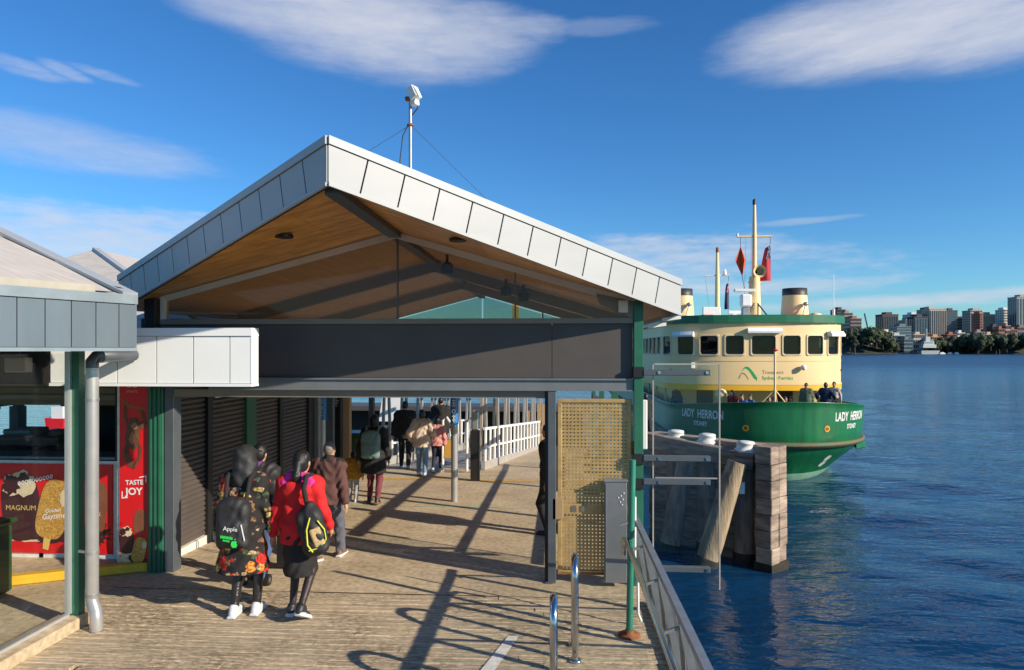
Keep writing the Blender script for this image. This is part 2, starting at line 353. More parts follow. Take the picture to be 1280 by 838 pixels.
# ================================================================== WATER
def water():
    m = bpy.data.materials.new('harbour_water'); m.use_nodes = True; nt = m.node_tree; n = nt.nodes; l = nt.links
    b = n['Principled BSDF']; b.inputs['Base Color'].default_value = (.004,.037,.096,1); b.inputs['Roughness'].default_value = .05; b.inputs['IOR'].default_value = 1.33
    t = n.new('ShaderNodeTexCoord'); hgt = None
    for s_, st, wt in ((1.1, (.42,1,1), 1.0), (3.2, (.45,1,1), .5), (9., (.6,1,1), .09)):
        mp = n.new('ShaderNodeMapping'); mp.inputs['Scale'].default_value = st; mp.inputs['Rotation'].default_value = (0,0,R(8)); l.new(t.outputs['Object'], mp.inputs[0])
        z = n.new('ShaderNodeTexNoise'); z.inputs['Scale'].default_value = s_; z.inputs['Detail'].default_value = 3; z.inputs['Distortion'].default_value = .4; l.new(mp.outputs[0], z.inputs['Vector'])
        q = n.new('ShaderNodeMath'); q.operation = 'MULTIPLY'; q.inputs[1].default_value = wt; l.new(z.outputs[0], q.inputs[0])
        if hgt is None: hgt = q.outputs[0]
        else:
            ad = n.new('ShaderNodeMath'); l.new(hgt, ad.inputs[0]); l.new(q.outputs[0], ad.inputs[1]); hgt = ad.outputs[0]
    bp = n.new('ShaderNodeBump'); bp.inputs['Strength'].default_value = 1.0; bp.inputs['Distance'].default_value = .085
    l.new(hgt, bp.inputs['Height']); l.new(bp.outputs[0], b.inputs['Normal'])
    sp_ = n.new('ShaderNodeSeparateXYZ'); l.new(t.outputs['Object'], sp_.inputs[0]); mr = n.new('ShaderNodeMapRange'); mr.inputs[1].default_value = 30; mr.inputs[2].default_value = 260; mr.inputs[3].default_value = .05; mr.inputs[4].default_value = .34
    l.new(sp_.outputs[1], mr.inputs[0]); l.new(mr.outputs[0], b.inputs['Roughness'])   # far chop too small to resolve
    nx, ny = 420, 520
    u = np.linspace(-1, 1, nx); X = 9+9.0*np.sinh(u*6.6)/1.0*.62
    v = np.linspace(-.42, 1, ny); Y = 14+14*np.sinh(v*6.3)*.82
    gx, gy = np.meshgrid(X, Y); dx = np.gradient(X)[None, :]; dy = np.gradient(Y)[:, None]; ds = np.maximum(dx, dy*.8)
    rs = np.random.RandomState(3); Z = np.zeros_like(gx)
    for i in range(46):
        lam = .55*(1.062**i)*1.0; ang = rs.normal(0, .55)+.12; k = 2*math.pi/lam
        amp = .0030*lam**.85; ph = rs.uniform(0, 6.28)
        Z += amp*np.exp(-(ds/(lam*.22))**2)*np.sin(k*(gx*math.sin(ang)+gy*math.cos(ang))+ph+.8*np.sin(.31*gx*math.cos(ang)+ph))
    me = bpy.data.meshes.new('water'); P = np.stack([gx, gy, Z+WZ], -1).reshape(-1, 3).astype(np.float32)
    idx = np.arange(nx*ny).reshape(ny, nx); q = np.stack([idx[:-1,:-1], idx[:-1,1:], idx[1:,1:], idx[1:,:-1]], -1).reshape(-1)
    me.vertices.add(len(P)); me.vertices.foreach_set('co', P.ravel()); me.loops.add(len(q)); me.loops.foreach_set('vertex_index', q.astype(np.int32))
    nq = len(q)//4; me.polygons.add(nq); me.polygons.foreach_set('loop_start', np.arange(0, nq*4, 4, dtype=np.int32))
    me.update(calc_edges=True); me.polygons.foreach_set('use_smooth', np.ones(nq, bool)); me.materials.append(m)
    o = bpy.data.objects.new('water', me); COL.objects.link(o); tag(o, 'rippled dark blue harbour water', kind='structure')
water()

# ================================================================== SHELTER
RX = -1.885; YG = 7.9
A0 = Vector((RX, 5.525, 4.47)); RE = Vector((1.418, 7.88, 3.50)); LE = Vector((-5.24, 7.86, 3.59)); YB = 17.5
FH = .41
sh = thing('ferry_shelter', 'wide gabled ferry wharf shelter with pale panelled fascia and timber soffit', 'shelter', (RX, YG, 0))
def fascia(E, n_pan):
    d = E-A0; dh = Vector((d.x, d.y, 0)).normalized(); out = Vector((dh.y, -dh.x, 0))
    if out.y > 0: out = -out
    slope = math.atan2(-d.z, Vector((d.x, d.y)).length); shift = (FH-.11)*math.sin(slope)/d.length
    def P(t, dz, o): return A0+d*t+Vector((0,0,dz))+out*o
    fb = MB(); fb.prism([P(0,-.01,0), P(1,-.01,0), P(1,-FH+.01,0), P(0,-FH+.01,0)], -out*.05); fas = fb.build('fascia', M['seam'], sh)
    g = .0075/d.length
    for i in range(n_pan):
        t0, t1 = i/n_pan, (i+1)/n_pan
        a, b = t0+(g if i else 0), t1-g
        sa = shift if i else 0; sb = shift if i < n_pan-1 else 0
        q = MB(); q.prism([P(a,-.078,.002), P(b,-.078,.002), P(b-sb,-FH+.026,.002), P(a-sa,-FH+.026,.002)], out*.014)
        q.build('panel', M['zinc'], fas)
    q = MB(); q.prism([P(0,.0,.002), P(1,.0,.002), P(1,-.07,.002), P(0,-.07,.002)], out*.028); q.build('cap_flashing', M['zinc_cap'], fas)
    q = MB(); q.prism([P(0,-FH+.022,.002), P(1,-FH+.022,.002), P(1,-FH-.008,.002), P(0,-FH-.008,.002)], out*.026); q.build('drip_edge', M['zinc'], fas)
fascia(RE, 12); fascia(LE, 12)
# side eaves and roof sheets
def zt(x): return A0.z+(RE.z-A0.z)*(x-RX)/(RE.x-RX) if x > RX else A0.z+(LE.z-A0.z)*(RX-x)/(RX-LE.x)
m = MB(); m.prism([A0+Vector((0,.06,-.01)), RE+Vector((-.02,.06,-.01)), Vector((RE.x-.02,YB,RE.z-.01)), Vector((RX,YB,A0.z-.01))], (0,0,-.06)); m.build('roof_sheet', M['roofsheet'], sh)
m = MB(); m.prism([A0+Vector((0,.06,-.01)), LE+Vector((.02,.06,-.01)), Vector((LE.x+.02,YB,LE.z-.01)), Vector((RX,YB,A0.z-.01))], (0,0,-.06)); m.build('roof_sheet', M['roofsheet'], sh)
for E in (RE, LE):
    s_ = 1 if E is RE else -1
    m = MB(); x0 = E.x; m.prism([(x0,E.y+.02,E.z),(x0,YB,E.z),(x0,YB,E.z-FH),(x0,E.y+.02,E.z-FH)], (-s_*.05,0,0)); m.build('side_fascia', M['zinc_cap'], sh)
# soffit boards
def soffit(E, nb):
    s_ = 1 if E is RE else -1
    for i in range(nb):
        t0, t1 = i/nb, (i+1)/nb; g = .003
        xa, xb = RX+(E.x-RX)*t0+s_*g, RX+(E.x-RX)*t1
        def pt(x, y): return Vector((x, y, zt(x)-FH+.035))
        def yf(x): t = (x-RX)/(E.x-RX); return A0.y+(E.y-A0.y)*t+.06
        q = MB(); q.prism([pt(xa,yf(xa)), pt(xb,yf(xb)), pt(xb,YG-.03), pt(xa,YG-.03)], (0,0,.015)); q.build('soffit_board', M['soffit'], sh)
        q = MB(); q.prism([pt(xa,YG-.03), pt(xb,YG-.03), pt(xb,YB), pt(xa,YB)], (0,0,.02)); q.build('ceiling_board', M['soffit_in'], sh)
def soffit_wide(E): soffit(E, 6)
soffit_wide(RE); soffit_wide(LE)
MB().bar((RX, A0.y+.12, A0.z-FH+.0), (RX, YB-.1, A0.z-FH+.0), .14, .10).build('ridge_beam', M['galv_dark'], sh)
# rafters inside
for Y in (10.5, 13.5):
    for E in (RE, LE):
        x1 = E.x*.93+RX*.07
        MB().bar((RX, Y, A0.z-FH-.07), (x1, Y, zt(x1)-FH-.07), .1, .16).build('rafter', M['track'], sh)
# gable wall: glass, frame, lintel
XL, XR = -4.73, .88
def zs(x): return zt(x)-FH+.03
GB = 3.02
M['gable_glass'] = glassm('gable_glass', (.85,.82,.78), .03, -.015, .08, (.30,.22,.165))
def gx(px): return at(px, 400, YG).x
cuts = [XL+.05, gx(497), gx(644), XR-.04]
for a, b in zip(cuts, cuts[1:]):
    pts = [(a+.006, YG-.006, GB+.04), (b-.006, YG-.006, GB+.04), (b-.006, YG-.006, zs(b)-.05)]
    if a < RX < b: pts.append((RX, YG-.006, zs(RX)-.07))
    pts.append((a+.006, YG-.006, zs(a)-.05))
    MB().prism(pts, (0,.012,0)).build('glass_pane', M['gable_glass'], sh)
for x in cuts[1:-1]: MB().box(x-.008, x+.008, YG-.02, YG+.02, GB+.04, zs(x)-.05).build('glazing_bar', M['galv_dark'], sh)
M['head_frame'] = mk('pale_frame', (.66,.58,.50), .5, .1, .08, 3)
MB().box(XL, XR, YG-.05, YG+.05, GB-.02, GB+.04).build('sill_frame', M['track'], sh)
MB().box(XL, XL+.05, YG-.045, YG+.045, GB+.04, zs(XL)-.02).build('side_frame', M['head_frame'], sh)
for xe in (XL, XR):
    MB().bar((RX, YG, zs(RX)-.045), (xe, YG, zs(xe)-.045), .07, .05, up=(0,1,0)).build('head_frame', M['head_frame'], sh)
MB().prism([(XR-.0,YG-.04,GB+.04),(XR+.02,YG-.04,zs(XR)-.03),(XR-.42,YG-.04,zs(XR-.42)-.06),(XR-.38,YG-.04,GB+.2)], (0,.03,0)).build('gusset_plate', M['track'], sh)
MB().box(XR-.17, XR-.06, YG-.09, YG-.045, GB+.1, GB+.24).build('wall_light', M['head_frame'], sh, .006)
# lintel panels
xs_ = gx(690)
MB().box(XL-.02, xs_-.003, YG, YG+.14, 2.37, GB-.02).build('lintel_panel', M['charcoal'], sh)
MB().box(xs_+.003, XR, YG, YG+.14, 2.37, GB-.02).build('lintel_panel', M['charcoal'], sh)
MB().box(XL-.02, XR, YG+.02, YG+.12, 2.36, GB-.04).build('lintel_core', M['seam'], sh)
M['flange'] = mk('lintel_flange', (.19,.20,.21), .45, .3, .1, 3)
m = MB(); m.box(XL+.6, XR+.0, YG-.06, YG+.16, 2.345, 2.365); m.box(XL+.6, XR, YG-.03, YG+.1, 2.235, 2.345); m.box(XL+.6,XR,YG-.06,YG+.16,2.222,2.236); m.build('lintel_beam', M['flange'], sh)
MB().box(-4.6, .0, YG+.02, YG+.2, 2.13, 2.22).build('door_track', M['track'], sh)
# downlights and spots
for px, py, E in ((367, 292, LE), (570, 292, RE)):
    p = at(px, py, 7.0)
    x = p.x if E is LE else -1.0
    y = 6.75 if E is LE else 6.9
    MB().lathe((x, y, zt(x)-FH+.005), [(.09,0),(.09,.03)], 16).build('downlight', M['blackm'], sh)
for x, y in ((-1.45, 9.0), (-.75, 10.2), (-.5, 10.4)):
    z = zs(x)
    q = MB(); q.tube([(x,y,z),(x,y,z-.1)], .02, 8); q.obj = None
    q.lathe((x,y,z-.26), [(.05,0),(.085,.02),(.085,.12),(.04,.16)], 12); q.build('spotlight', M['blackm'], sh)
# posts
def post(name, x, y, w_, z0, z1, mt, bev=.004): return MB().box(x-w_/2, x+w_/2, y-w_/2, y+w_/2, z0, z1).build(name, mt, sh, bev)
post('green_post', .94, YG-.02, .105, -.7, zs(.94), M['green'])
post('dark_post', -4.86, YG+.02, .14, 2.3, zs(-4.86), M['blackm'])
for Y in (11.0, 14.1, 17.2):
    post('green_post', .94, Y, .1, zdeck(Y)-.4, zs(.94), M['green']); 
MB().bar((.94, 8.0, 2.62), (.94, YB, 2.5), .1, .16).build('eave_beam', M['galv_dark'], sh)
for Y in (14.1, 17.3):
    post('inner_post', -4.75, Y, .13, zdeck(Y), zs(-4.75), M['galv_dark'])
# rail between the right-hand posts
for z in (.55, 1.05):
    MB().bar((.94, 8.05, z), (.94, YB, z-.38), .05, .06).build('side_rail', M['galv'], sh)
MB().bar((.94, 8.05, 1.85), (.94, YB, 1.5), .06, .12).build('side_rail', M['galv_dark'], sh)
for px, py in ((838,399.5),(820,408)):
    p = at(px, py, 8.35); MB().prism([(p.x-.12,8.2,p.z-.03),(p.x+.10,8.2,p.z+.0),(p.x+.14,8.5,p.z-.0),(p.x-.08,8.5,p.z-.03)], (0,0,.04)).build('eave_light', M['white'], sh)
# far gable
yy = YB-.1
M['far_glass'] = glassm('far_glass', (.66,.80,.76), .05, .05, .10, (.35,.42,.42))
for a, b in ((-4.6, RX), (RX, -.35), (-.35, .85)):
    MB().prism([(a+.02,yy,3.28),(b-.02,yy,3.28),(b-.02,yy,zs(b)-.03),(a+.02,yy,zs(a)-.03)], (0,.012,0)).build('far_pane', M['far_glass'], sh)
MB().box(-4.9, 1.0, yy-.05, yy+.06, 3.1, 3.27).build('far_lintel', M['galv_dark'], sh)
xa, xb = at(640.5,380,18.6).x, at(648.5,380,18.6).x
MB().box(xa, xb, 18.55, 18.66, 3.2, 4.25).build('yellow_strut', M['yellow'], sh)
MB().box(xa+.03, xb-.03, yy+.07, 18.545, 3.16, 3.25).build('strut_bracket', M['galv_dark'], sh)
MB().box(-.36,-.32, yy-.05, yy-.01, 3.28, zs(-.34)).build('glazing_bar', M['galv_dark'], sh)

# gate jamb + mesh gate
m = MB(); m.box(-.095, .0, YG-.05, YG+.05, .0, 2.222); m.box(-.125,-.03,YG-.065,YG+.065,0,.02); m.build('gate_jamb', M['galv_dark'], sh, .006)
MB().box(-.13,-.096,YG+.0,YG+.07,.0,2.222).build('gate_jamb_stop', M['blackm'], sh)
gt = thing('mesh_gate', 'brass coloured perforated metal gate standing closed beside the green post', 'gate', (.44, YG, 0))
gx0, gx1, gz0, gz1 = .02, .865, .10, 2.13
for nm, b in (('frame_rail', (gx0,gx1,gz0,gz0+.05)), ('frame_rail', (gx0,gx1,gz1-.045,gz1)), ('frame_stile', (gx0,gx0+.045,gz0+.05,gz1-.045)), ('frame_stile', (gx1-.045,gx1,gz0+.05,gz1-.045))):
    MB().box(b[0],b[1],YG-.022,YG+.022,b[2],b[3]).build(nm, M['brass'], gt, .004)
m = MB(); pit = .0405
nxh = int((gx1-gx0-.09)/pit); pz = (gz1-gz0-.095); nzh = int(pz/pit)
for i in range(nxh+1):
    x = gx0+.045+(gx1-gx0-.09)*i/nxh; m.box(x-.0125,x+.0125,YG-.004,YG-.001,gz0+.05,gz1-.045)
for k in range(nzh+1):
    z = gz0+.05+pz*k/nzh; m.box(gx0+.045,gx1-.045,YG-.0075,YG-.0043,z-.0125,z+.0125)
m.build('mesh_infill', M['brass'], gt, kind='stuff')
m = MB(); m.box(gx0+.02, gx1-.01, YG-.035, YG-.024, .80, .92); m.build('lock_rail', M['brass'], gt, .003)
m = MB(); m.box(gx0-.06, gx0+.06, YG-.05, YG-.036, .74, .98); m.build('lock_plate', M['tan'], gt, .004)
for x in (.18, .28):
    MB().box(x,x+.055,YG-.045,YG-.036,.83,.90).build('latch', M['stain'], gt, .003)
for z in (.35, 1.5): MB().box(gx1-.01,gx1+.03,YG-.03,YG+.03,z,z+.14).build('hinge', M['rust'], gt)
m = MB(); m.box(gx0,gx1,YG-.026,YG-.0235,gz0+.006,gz0+.03); m.build('rust_strip', M['rust'], gt)
m = MB()
for z, w_ in ((1.42,.42),(1.33,.5),(1.24,.5),(1.05,.2),(.98,.24)): m.box(.32,.32+w_*.8,YG+.07,YG+.075,z,z+.055)
m.build('notice_print', mk('teal_print', (.10,.32,.34), .5), gt)

# ================================================================== RIGHT EDGE
gp = thing('fence_pole', 'thin pale green pole standing on a rusty foot by the edge rail', 'pole', (.69, 6.47, 0))
MB().tube([(.69,6.47,.02),(.72,6.47,1.66)], .032, 12).build('shaft', M['green_rail'], gp)
m = MB(); m.lathe((.69,6.47,0), [(.11,0),(.1,.018),(.05,.022),(.04,.06)], 12); m.build('foot_plate', M['rust'], gp)
# white conduit beside it
m = MB(); m.tube([(.775,6.75,1.25),(.775,6.75,.55),(.80,6.72,.45),(.80,6.7,.12),(.83,6.7,.05)], .013, 8)
tag(m.build('conduit', M['white'], origin=(.78,6.75,0)), 'white plastic conduit running down beside the thin green pole', 'pipe')
# grey cabinet
c0 = gnd(757, 737)
cb = thing('grey_cabinet', 'tall narrow grey metal cabinet in front of the mesh gate', 'cabinet', (.68, 7.8, 0))
MB().box(.545,.80,7.74,7.85,.06,1.20).build('cabinet_body', M['flange'], cb, .006)
MB().box(.535,.81,7.73,7.858,1.202,1.225).build('cabinet_top', M['galv'], cb, .004)
MB().box(.562,.57,7.734,7.739,.08,1.18).build('door_seam', M['galv'], cb)
m = MB()
for k, (dx, dz) in enumerate(((0,0),(.03,.02),(.05,-.02),(.02,-.05),(.04,-.08),(.06,.05))): m.box(.70+dx,.712+dx,7.733,7.739,1.02+dz,1.035+dz)
m.build('sticker', M['text_w'], cb)
# hoops
def hoop(y, x, hw, label):
    h = thing('steel_hoop', label, 'hoop', (x, y, 0), 'steel hoops on the timber deck')
    pts = [(x,y,.0),(x,y,.86-hw)]+[(x, y+hw-hw*math.cos(a), .86-hw+hw*math.sin(a)) for a in np.linspace(.15, math.pi-.15, 12)]+[(x,y+2*hw,.86-hw),(x,y+2*hw,0)]
    MB().tube(pts, .03, 14).build('bent_tube', M['stain'], h)
    for yy in (y, y+2*hw): MB().lathe((x,yy,.002), [(.055,0),(.055,.012),(.03,.016)], 14).build('base_flange', M['stain'], h)
p = gnd(719, 826); hoop(p.y, p.x, .15, 'polished steel hoop farther from the camera, nearer the mesh gate')
hoop(4.9, -.017, .15, 'polished steel hoop cut by the bottom edge, nearest the camera')
M['clear'] = glassm('clear_glass', (.95,.965,.965), .02, .0, .0)
# ---- edge railing along the right side of the deck
rl = thing('edge_railing', 'grey steel edge railing with sloping panels and a round handrail above the water', 'railing', (.8, 5, 0))
def rail_y(y): return y
MB().bar((.80,2.4,1.0),(.80,7.3,1.0),.05,.045).build('top_rail', M['galv'], rl)
MB().bar((.99,2.4,.02),(.99,7.3,.02),.05,.05).build('bottom_rail', M['galv'], rl)
MB().tube([(.665,2.4,.9),(.665,6.5,.9),(.66,6.66,.86),(.66,6.7,.7)], .024, 12).build('handrail', M['stain'], rl)
ry = 2.6
while ry < 7.2:
    MB().bar((.80,ry,.98),(.99,ry,.03),.05,.05).build('post', M['galv'], rl)
    MB().bar((.80,ry+.04,.94),(.985,ry+.86,.07),.03,.03).build('diagonal', M['galv'], rl)
    MB().prism([(.832,ry+.03,.9),(.832,ry+.87,.9),(.985,ry+.87,.09),(.985,ry+.03,.09)], (.006,0,.001)).build('infill_panel', M['clear'], rl)
    MB().bar((.80,ry,.93),(.665,ry,.88),.02,.02).build('handrail_bracket', M['galv'], rl)
    ry += .9
# ---- glass wind screen on arms
gs = thing('glass_screen', 'clear glass screen held on dark arms out over the water beside the green post', 'glass screen', (1.0, 7.86, 0))
M['edge'] = mk('glass_edge', (.38,.35,.32), .3, 0, .05)
xg0, xg1 = at(817,500,7.86).x, at(899,500,7.86).x
MB().box(xg0,xg1,7.86,7.872,-.03,2.53).build('glass_sheet', M['clear'], gs)
m = MB(); m.box(xg1-.002,xg1+.012,7.852,7.88,-.03,2.53); m.box(xg0-.012,xg0+.002,7.852,7.88,-.03,2.53); m.box(xg0+.01,xg1-.01,7.856,7.876,2.525,2.54); m.build('glass_edge', M['edge'], gs)
MB().box(xg0+.02,xg1-.02,7.8605,7.8755,1.225,1.24).build('glass_joint', M['edge'], gs)
for py in (466, 573.5, 603, 712):
    z = at(850,py,7.8).z
    MB().box(.99,at(888,500,7.8).x,7.79,7.85,z-.033,z+.033).build('support_arm', M['galv_dark'], gs, .006)
    for px in (824, 884): q = at(px,500,7.78); MB().bar((q.x,7.78,z),(q.x,7.79,z),.03,.03).build('arm_bolt', M['stain'], gs)
for z in (2.44, 1.45, 1.17): MB().box(.875,1.0,YG-.1,YG+.06,z-.06,z+.06).build('arm_clamp', M['blackm'], gs, .005)
q0 = at(801,500,8.3); q1 = at(809,562,8.3)
wp = thing('white_plate', 'narrow upright white guard plate just behind the green post', 'plate', (q0.x+.03, 8.3, 1.8))
MB().box(q0.x, q1.x, 8.28, 8.32, q1.z, q0.z).build('plate', M['white'], wp, .01)
MB().box(.96, q0.x+.02, 8.325, 8.36, 1.75, 1.8).build('bracket', M['galv_dark'], wp)

# ================================================================== KIOSK
KX = -4.97
ap = MB(); ap.poly([(-11,2,-.004),(-5.004,2,-.004),(-5.004,16,-.004),(-11,16,-.004)]); tag(ap.build('apron', M['deck']), 'concrete apron in front of the kiosk', kind='structure')
kz = .10
ka, kb_ = Vector((-4.98, 7.95, 0)), Vector((-10.2, 5.45, 0))
q = MB(); q.prism([ka+Vector((0,.13,.0)), kb_+Vector((0,.13,.0)), (-10.2,14,0), (-4.98,14,0)], (0,0,kz)); tag(q.build('kiosk_floor', M['deck']), 'raised concrete floor of the kiosk', kind='structure')
q = MB(); q.bar(ka+Vector((0,.07,kz/2+.004)), kb_+Vector((0,.07,kz/2+.004)), .125, kz+.008); tag(q.build('kerb', M['yellow'], bevel=.012), 'yellow painted kerb along the kiosk floor', kind='structure')
kk = thing('kiosk', 'food kiosk with brown roller shutters under a long white panelled fascia', 'kiosk', (-5.5, 9, 0))
def yk(px): u = (px-640)/F; return (u*SI+CO)*KX/(u*CO-SI)
M['shutterbase'] = mk('shutter_base', (.6,.58,.55), .6, 0, .12, 6)
edges = [(220,256),(262,305),(317,347),(351,383)]
for a, b in edges:
    y0, y1 = yk(a), yk(b); zf = zdeck(y1)
    rs_ = MB(); rows = []; z = .12+zf; 
    while z < 2.28:
        rows += [[(KX-.02,y0,z),(KX-.02,y1,z)], [(KX+.006,y0,z+.014),(KX+.006,y1,z+.014)], [(KX+.006,y0,z+.046),(KX+.006,y1,z+.046)], [(KX-.012,y0,z+.066),(KX-.012,y1,z+.066)]]; z += .07
    rs_.grid(rows[::-1], sm=False)
    s_ = rs_.build('roller_shutter', M['shutter'], kk)
    MB().box(KX-.03,KX+.03,y0,y1,zf-.02,.12+zf).build('bottom_rail', M['shutterbase'], s_)
for a, b, mt in ((256,262,'blackm'),(305,317,'green'),(347,351,'blackm'),(383,390,'blackm')):
    y0, y1 = yk(a), yk(b); MB().box(KX-.05,KX+.05,y0+.002,y1-.002,zdeck(y1),2.3).build('guide_post', M[mt], kk)
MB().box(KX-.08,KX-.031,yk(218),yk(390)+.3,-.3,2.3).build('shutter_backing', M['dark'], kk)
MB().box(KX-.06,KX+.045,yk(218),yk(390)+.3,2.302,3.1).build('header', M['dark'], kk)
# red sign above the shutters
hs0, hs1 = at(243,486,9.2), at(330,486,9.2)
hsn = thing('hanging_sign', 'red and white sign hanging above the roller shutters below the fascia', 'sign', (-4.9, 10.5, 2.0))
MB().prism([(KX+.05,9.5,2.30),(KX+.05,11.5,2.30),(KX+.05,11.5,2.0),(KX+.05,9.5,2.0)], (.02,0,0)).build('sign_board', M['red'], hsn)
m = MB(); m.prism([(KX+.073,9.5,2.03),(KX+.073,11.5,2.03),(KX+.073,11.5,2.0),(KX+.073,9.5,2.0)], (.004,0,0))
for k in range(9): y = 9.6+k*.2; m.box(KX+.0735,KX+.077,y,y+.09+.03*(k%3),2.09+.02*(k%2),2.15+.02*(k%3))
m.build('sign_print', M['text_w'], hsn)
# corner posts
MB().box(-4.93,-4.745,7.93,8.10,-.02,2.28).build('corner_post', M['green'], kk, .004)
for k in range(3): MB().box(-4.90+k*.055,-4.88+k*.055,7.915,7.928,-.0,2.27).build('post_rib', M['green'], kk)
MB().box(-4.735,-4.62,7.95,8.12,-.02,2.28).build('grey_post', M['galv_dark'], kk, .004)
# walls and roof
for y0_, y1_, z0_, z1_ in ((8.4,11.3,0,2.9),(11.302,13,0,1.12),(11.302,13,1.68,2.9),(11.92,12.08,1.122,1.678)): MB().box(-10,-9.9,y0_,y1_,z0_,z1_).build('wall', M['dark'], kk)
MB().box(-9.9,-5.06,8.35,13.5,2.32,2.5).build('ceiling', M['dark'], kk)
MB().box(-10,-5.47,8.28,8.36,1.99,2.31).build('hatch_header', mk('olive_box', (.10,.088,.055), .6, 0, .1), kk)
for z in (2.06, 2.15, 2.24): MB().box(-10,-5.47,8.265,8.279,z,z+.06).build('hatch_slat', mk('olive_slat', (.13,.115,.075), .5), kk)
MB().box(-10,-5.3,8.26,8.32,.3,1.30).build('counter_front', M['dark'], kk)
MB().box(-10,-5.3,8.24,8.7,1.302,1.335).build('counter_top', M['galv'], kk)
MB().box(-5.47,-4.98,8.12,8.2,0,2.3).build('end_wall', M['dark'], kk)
w0, w1 = at(-70,500,13.0).x, at(84,500,13.0).x
zt_, zb_ = at(40,508,13.0).z, at(40,536,13.0).z
MB().box(-9.9,-5.06,13,13.1,.1,zb_).build('back_wall', M['dark'], kk)
MB().box(-9.9,-5.06,13,13.1,zt_,2.3).build('back_wall', M['dark'], kk)
MB().box(w1,-5.06,13,13.1,zb_,zt_).build('back_wall', M['dark'], kk)
for px in (16, 24): x = at(px,500,13).x; MB().box(x-.06,x+.06,12.98,13.12,zb_,zt_).build('window_mullion', M['blackm'], kk)
# inside things
e = at(64,548,9.6); cm = thing('coffee_machine', 'dark boxy machine standing on the kiosk counter behind the hatch', 'machine', (e.x, 9.2, 1.3))
MB().box(e.x-.35,e.x+.55,9.0,9.5,1.336,1.50).build('machine_body', M['blackm'], cm, .03)
MB().box(e.x-.3,e.x+.1,9.05,9.45,1.505,1.58).build('machine_top', M['galv_dark'], cm, .02)
MB().bar((e.x-.45,9.02,1.5),(e.x-.32,9.02,1.9),.04,.04).build('machine_lever', M['galv_dark'], cm)
MB().box(-9.6,-5.3,9.0,9.6,.1,1.30).build('inner_counter', M['dark'], kk)
# white fascia
def wfx(px): return at(px,440,6.85).x
wz0, wz1 = 2.32, 2.92
wf = MB(); wf.box(wfx(63)+.01,wfx(314)-.004,6.86,6.99,wz0+.01,wz1-.01); wfo = wf.build('white_fascia', M['seam'], kk)
sx_ = [wfx(63)]+[wfx(p) for p in (100,147,196,242,287.5)]+[wfx(314)]
for a, b in zip(sx_, sx_[1:]): MB().box(a+.006,b-.006,6.845,6.859,wz0+.03,wz1-.085).build('panel', M['whitepanel'], wfo)
MB().box(wfx(63),wfx(314)+.012,6.83,7.002,wz1-.08,wz1+.003).build('cap_flashing', M['whitepanel'], wfo)
MB().box(wfx(63),wfx(314)+.012,6.83,7.002,wz0-.005,wz0+.026).build('drip_edge', M['whitepanel'], wfo)
MB().box(-9.5,wfx(63)-.002,6.86,6.98,2.33,2.92).build('painted_shade_wall', M['dark'], kk)  # dark wall; its near-black colour stands in for canopy shadow on the fascia
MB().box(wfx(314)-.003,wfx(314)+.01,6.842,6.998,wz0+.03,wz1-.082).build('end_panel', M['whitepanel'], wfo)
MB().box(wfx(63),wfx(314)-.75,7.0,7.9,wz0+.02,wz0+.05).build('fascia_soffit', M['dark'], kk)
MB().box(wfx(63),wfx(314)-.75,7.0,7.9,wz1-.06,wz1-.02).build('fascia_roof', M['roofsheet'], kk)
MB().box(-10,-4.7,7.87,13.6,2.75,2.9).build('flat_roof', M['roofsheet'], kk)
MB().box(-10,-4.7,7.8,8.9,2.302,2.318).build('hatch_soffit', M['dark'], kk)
# hipped roof further back
hz = MB(); e0, e1, e2, e3 = (-11,9.2,3.0),(-4.9,9.2,3.0),(-4.9,14.5,3.0),(-11,14.5,3.0); r0, r1 = (-7.9,11.2,4.42),(-7.9,12.6,4.42)
hz.poly([e0,e1,r0]); hz.poly([e1,e2,r1,r0]); hz.poly([e2,e3,r1]); hz.poly([e3,e0,r0,r1]); hz.build('hip_roof', M['pale_roof'], kk)
MB().bar(e1,r0,.1,.06).build('hip_capping', M['zinc_cap'], kk)
MB().box(-11,-4.9,9.2,14.5,2.905,2.998).build('eave', M['zinc_cap'], kk)
acp = at(181,402,8.6)
ac = thing('air_conditioner', 'small white air conditioner box on the flat kiosk roof', 'air conditioner', (acp.x, 8.6, 2.9))
MB().box(acp.x-.14,acp.x+.14,8.5,8.75,2.93,3.13).build('casing', M['offwhite'], ac, .01)
MB().box(acp.x+.02,acp.x+.1,8.49,8.499,2.96,3.1).build('fan_grille', M['blackm'], ac)
MB().box(acp.x-.16,acp.x+.16,8.48,8.8,2.902,2.925).build('rail_base', M['rust'], ac)

# ---- near canopy of the kiosk
cn = thing('kiosk_canopy', 'hipped canopy with blue grey metal fascia and pale roof at the left edge', 'canopy', (-4.7, 6.1, 0))
C0 = Vector((-3.92, 6.1, 0)); cdv = Vector((-.358,-.934,0)); cout = Vector((.934,-.358,0)); CL = 3.4
cz0, cz1 = 2.69, 3.20
def CP(s, z, o=0): return C0+cdv*s+cout*o+Vector((0,0,z))
q = MB(); q.prism([CP(.0,cz0+.01),CP(CL,cz0+.01),CP(CL,cz1-.01),CP(.0,cz1-.01)], -cout*.05); cf = q.build('fascia', M['seam'], cn)
s_ = 0.0; k = 0
while s_ < CL-.1:
    wd = .165 if k == 0 else .215
    MB().prism([CP(s_+(.004 if k else 0),cz0+.03,.001),CP(s_+wd-.004,cz0+.03,.001),CP(s_+wd-.004,cz1-.085,.001),CP(s_+(.004 if k else 0),cz1-.085,.001)], cout*.012).build('panel', M['bluezinc'], cf)
    s_ += wd; k += 1
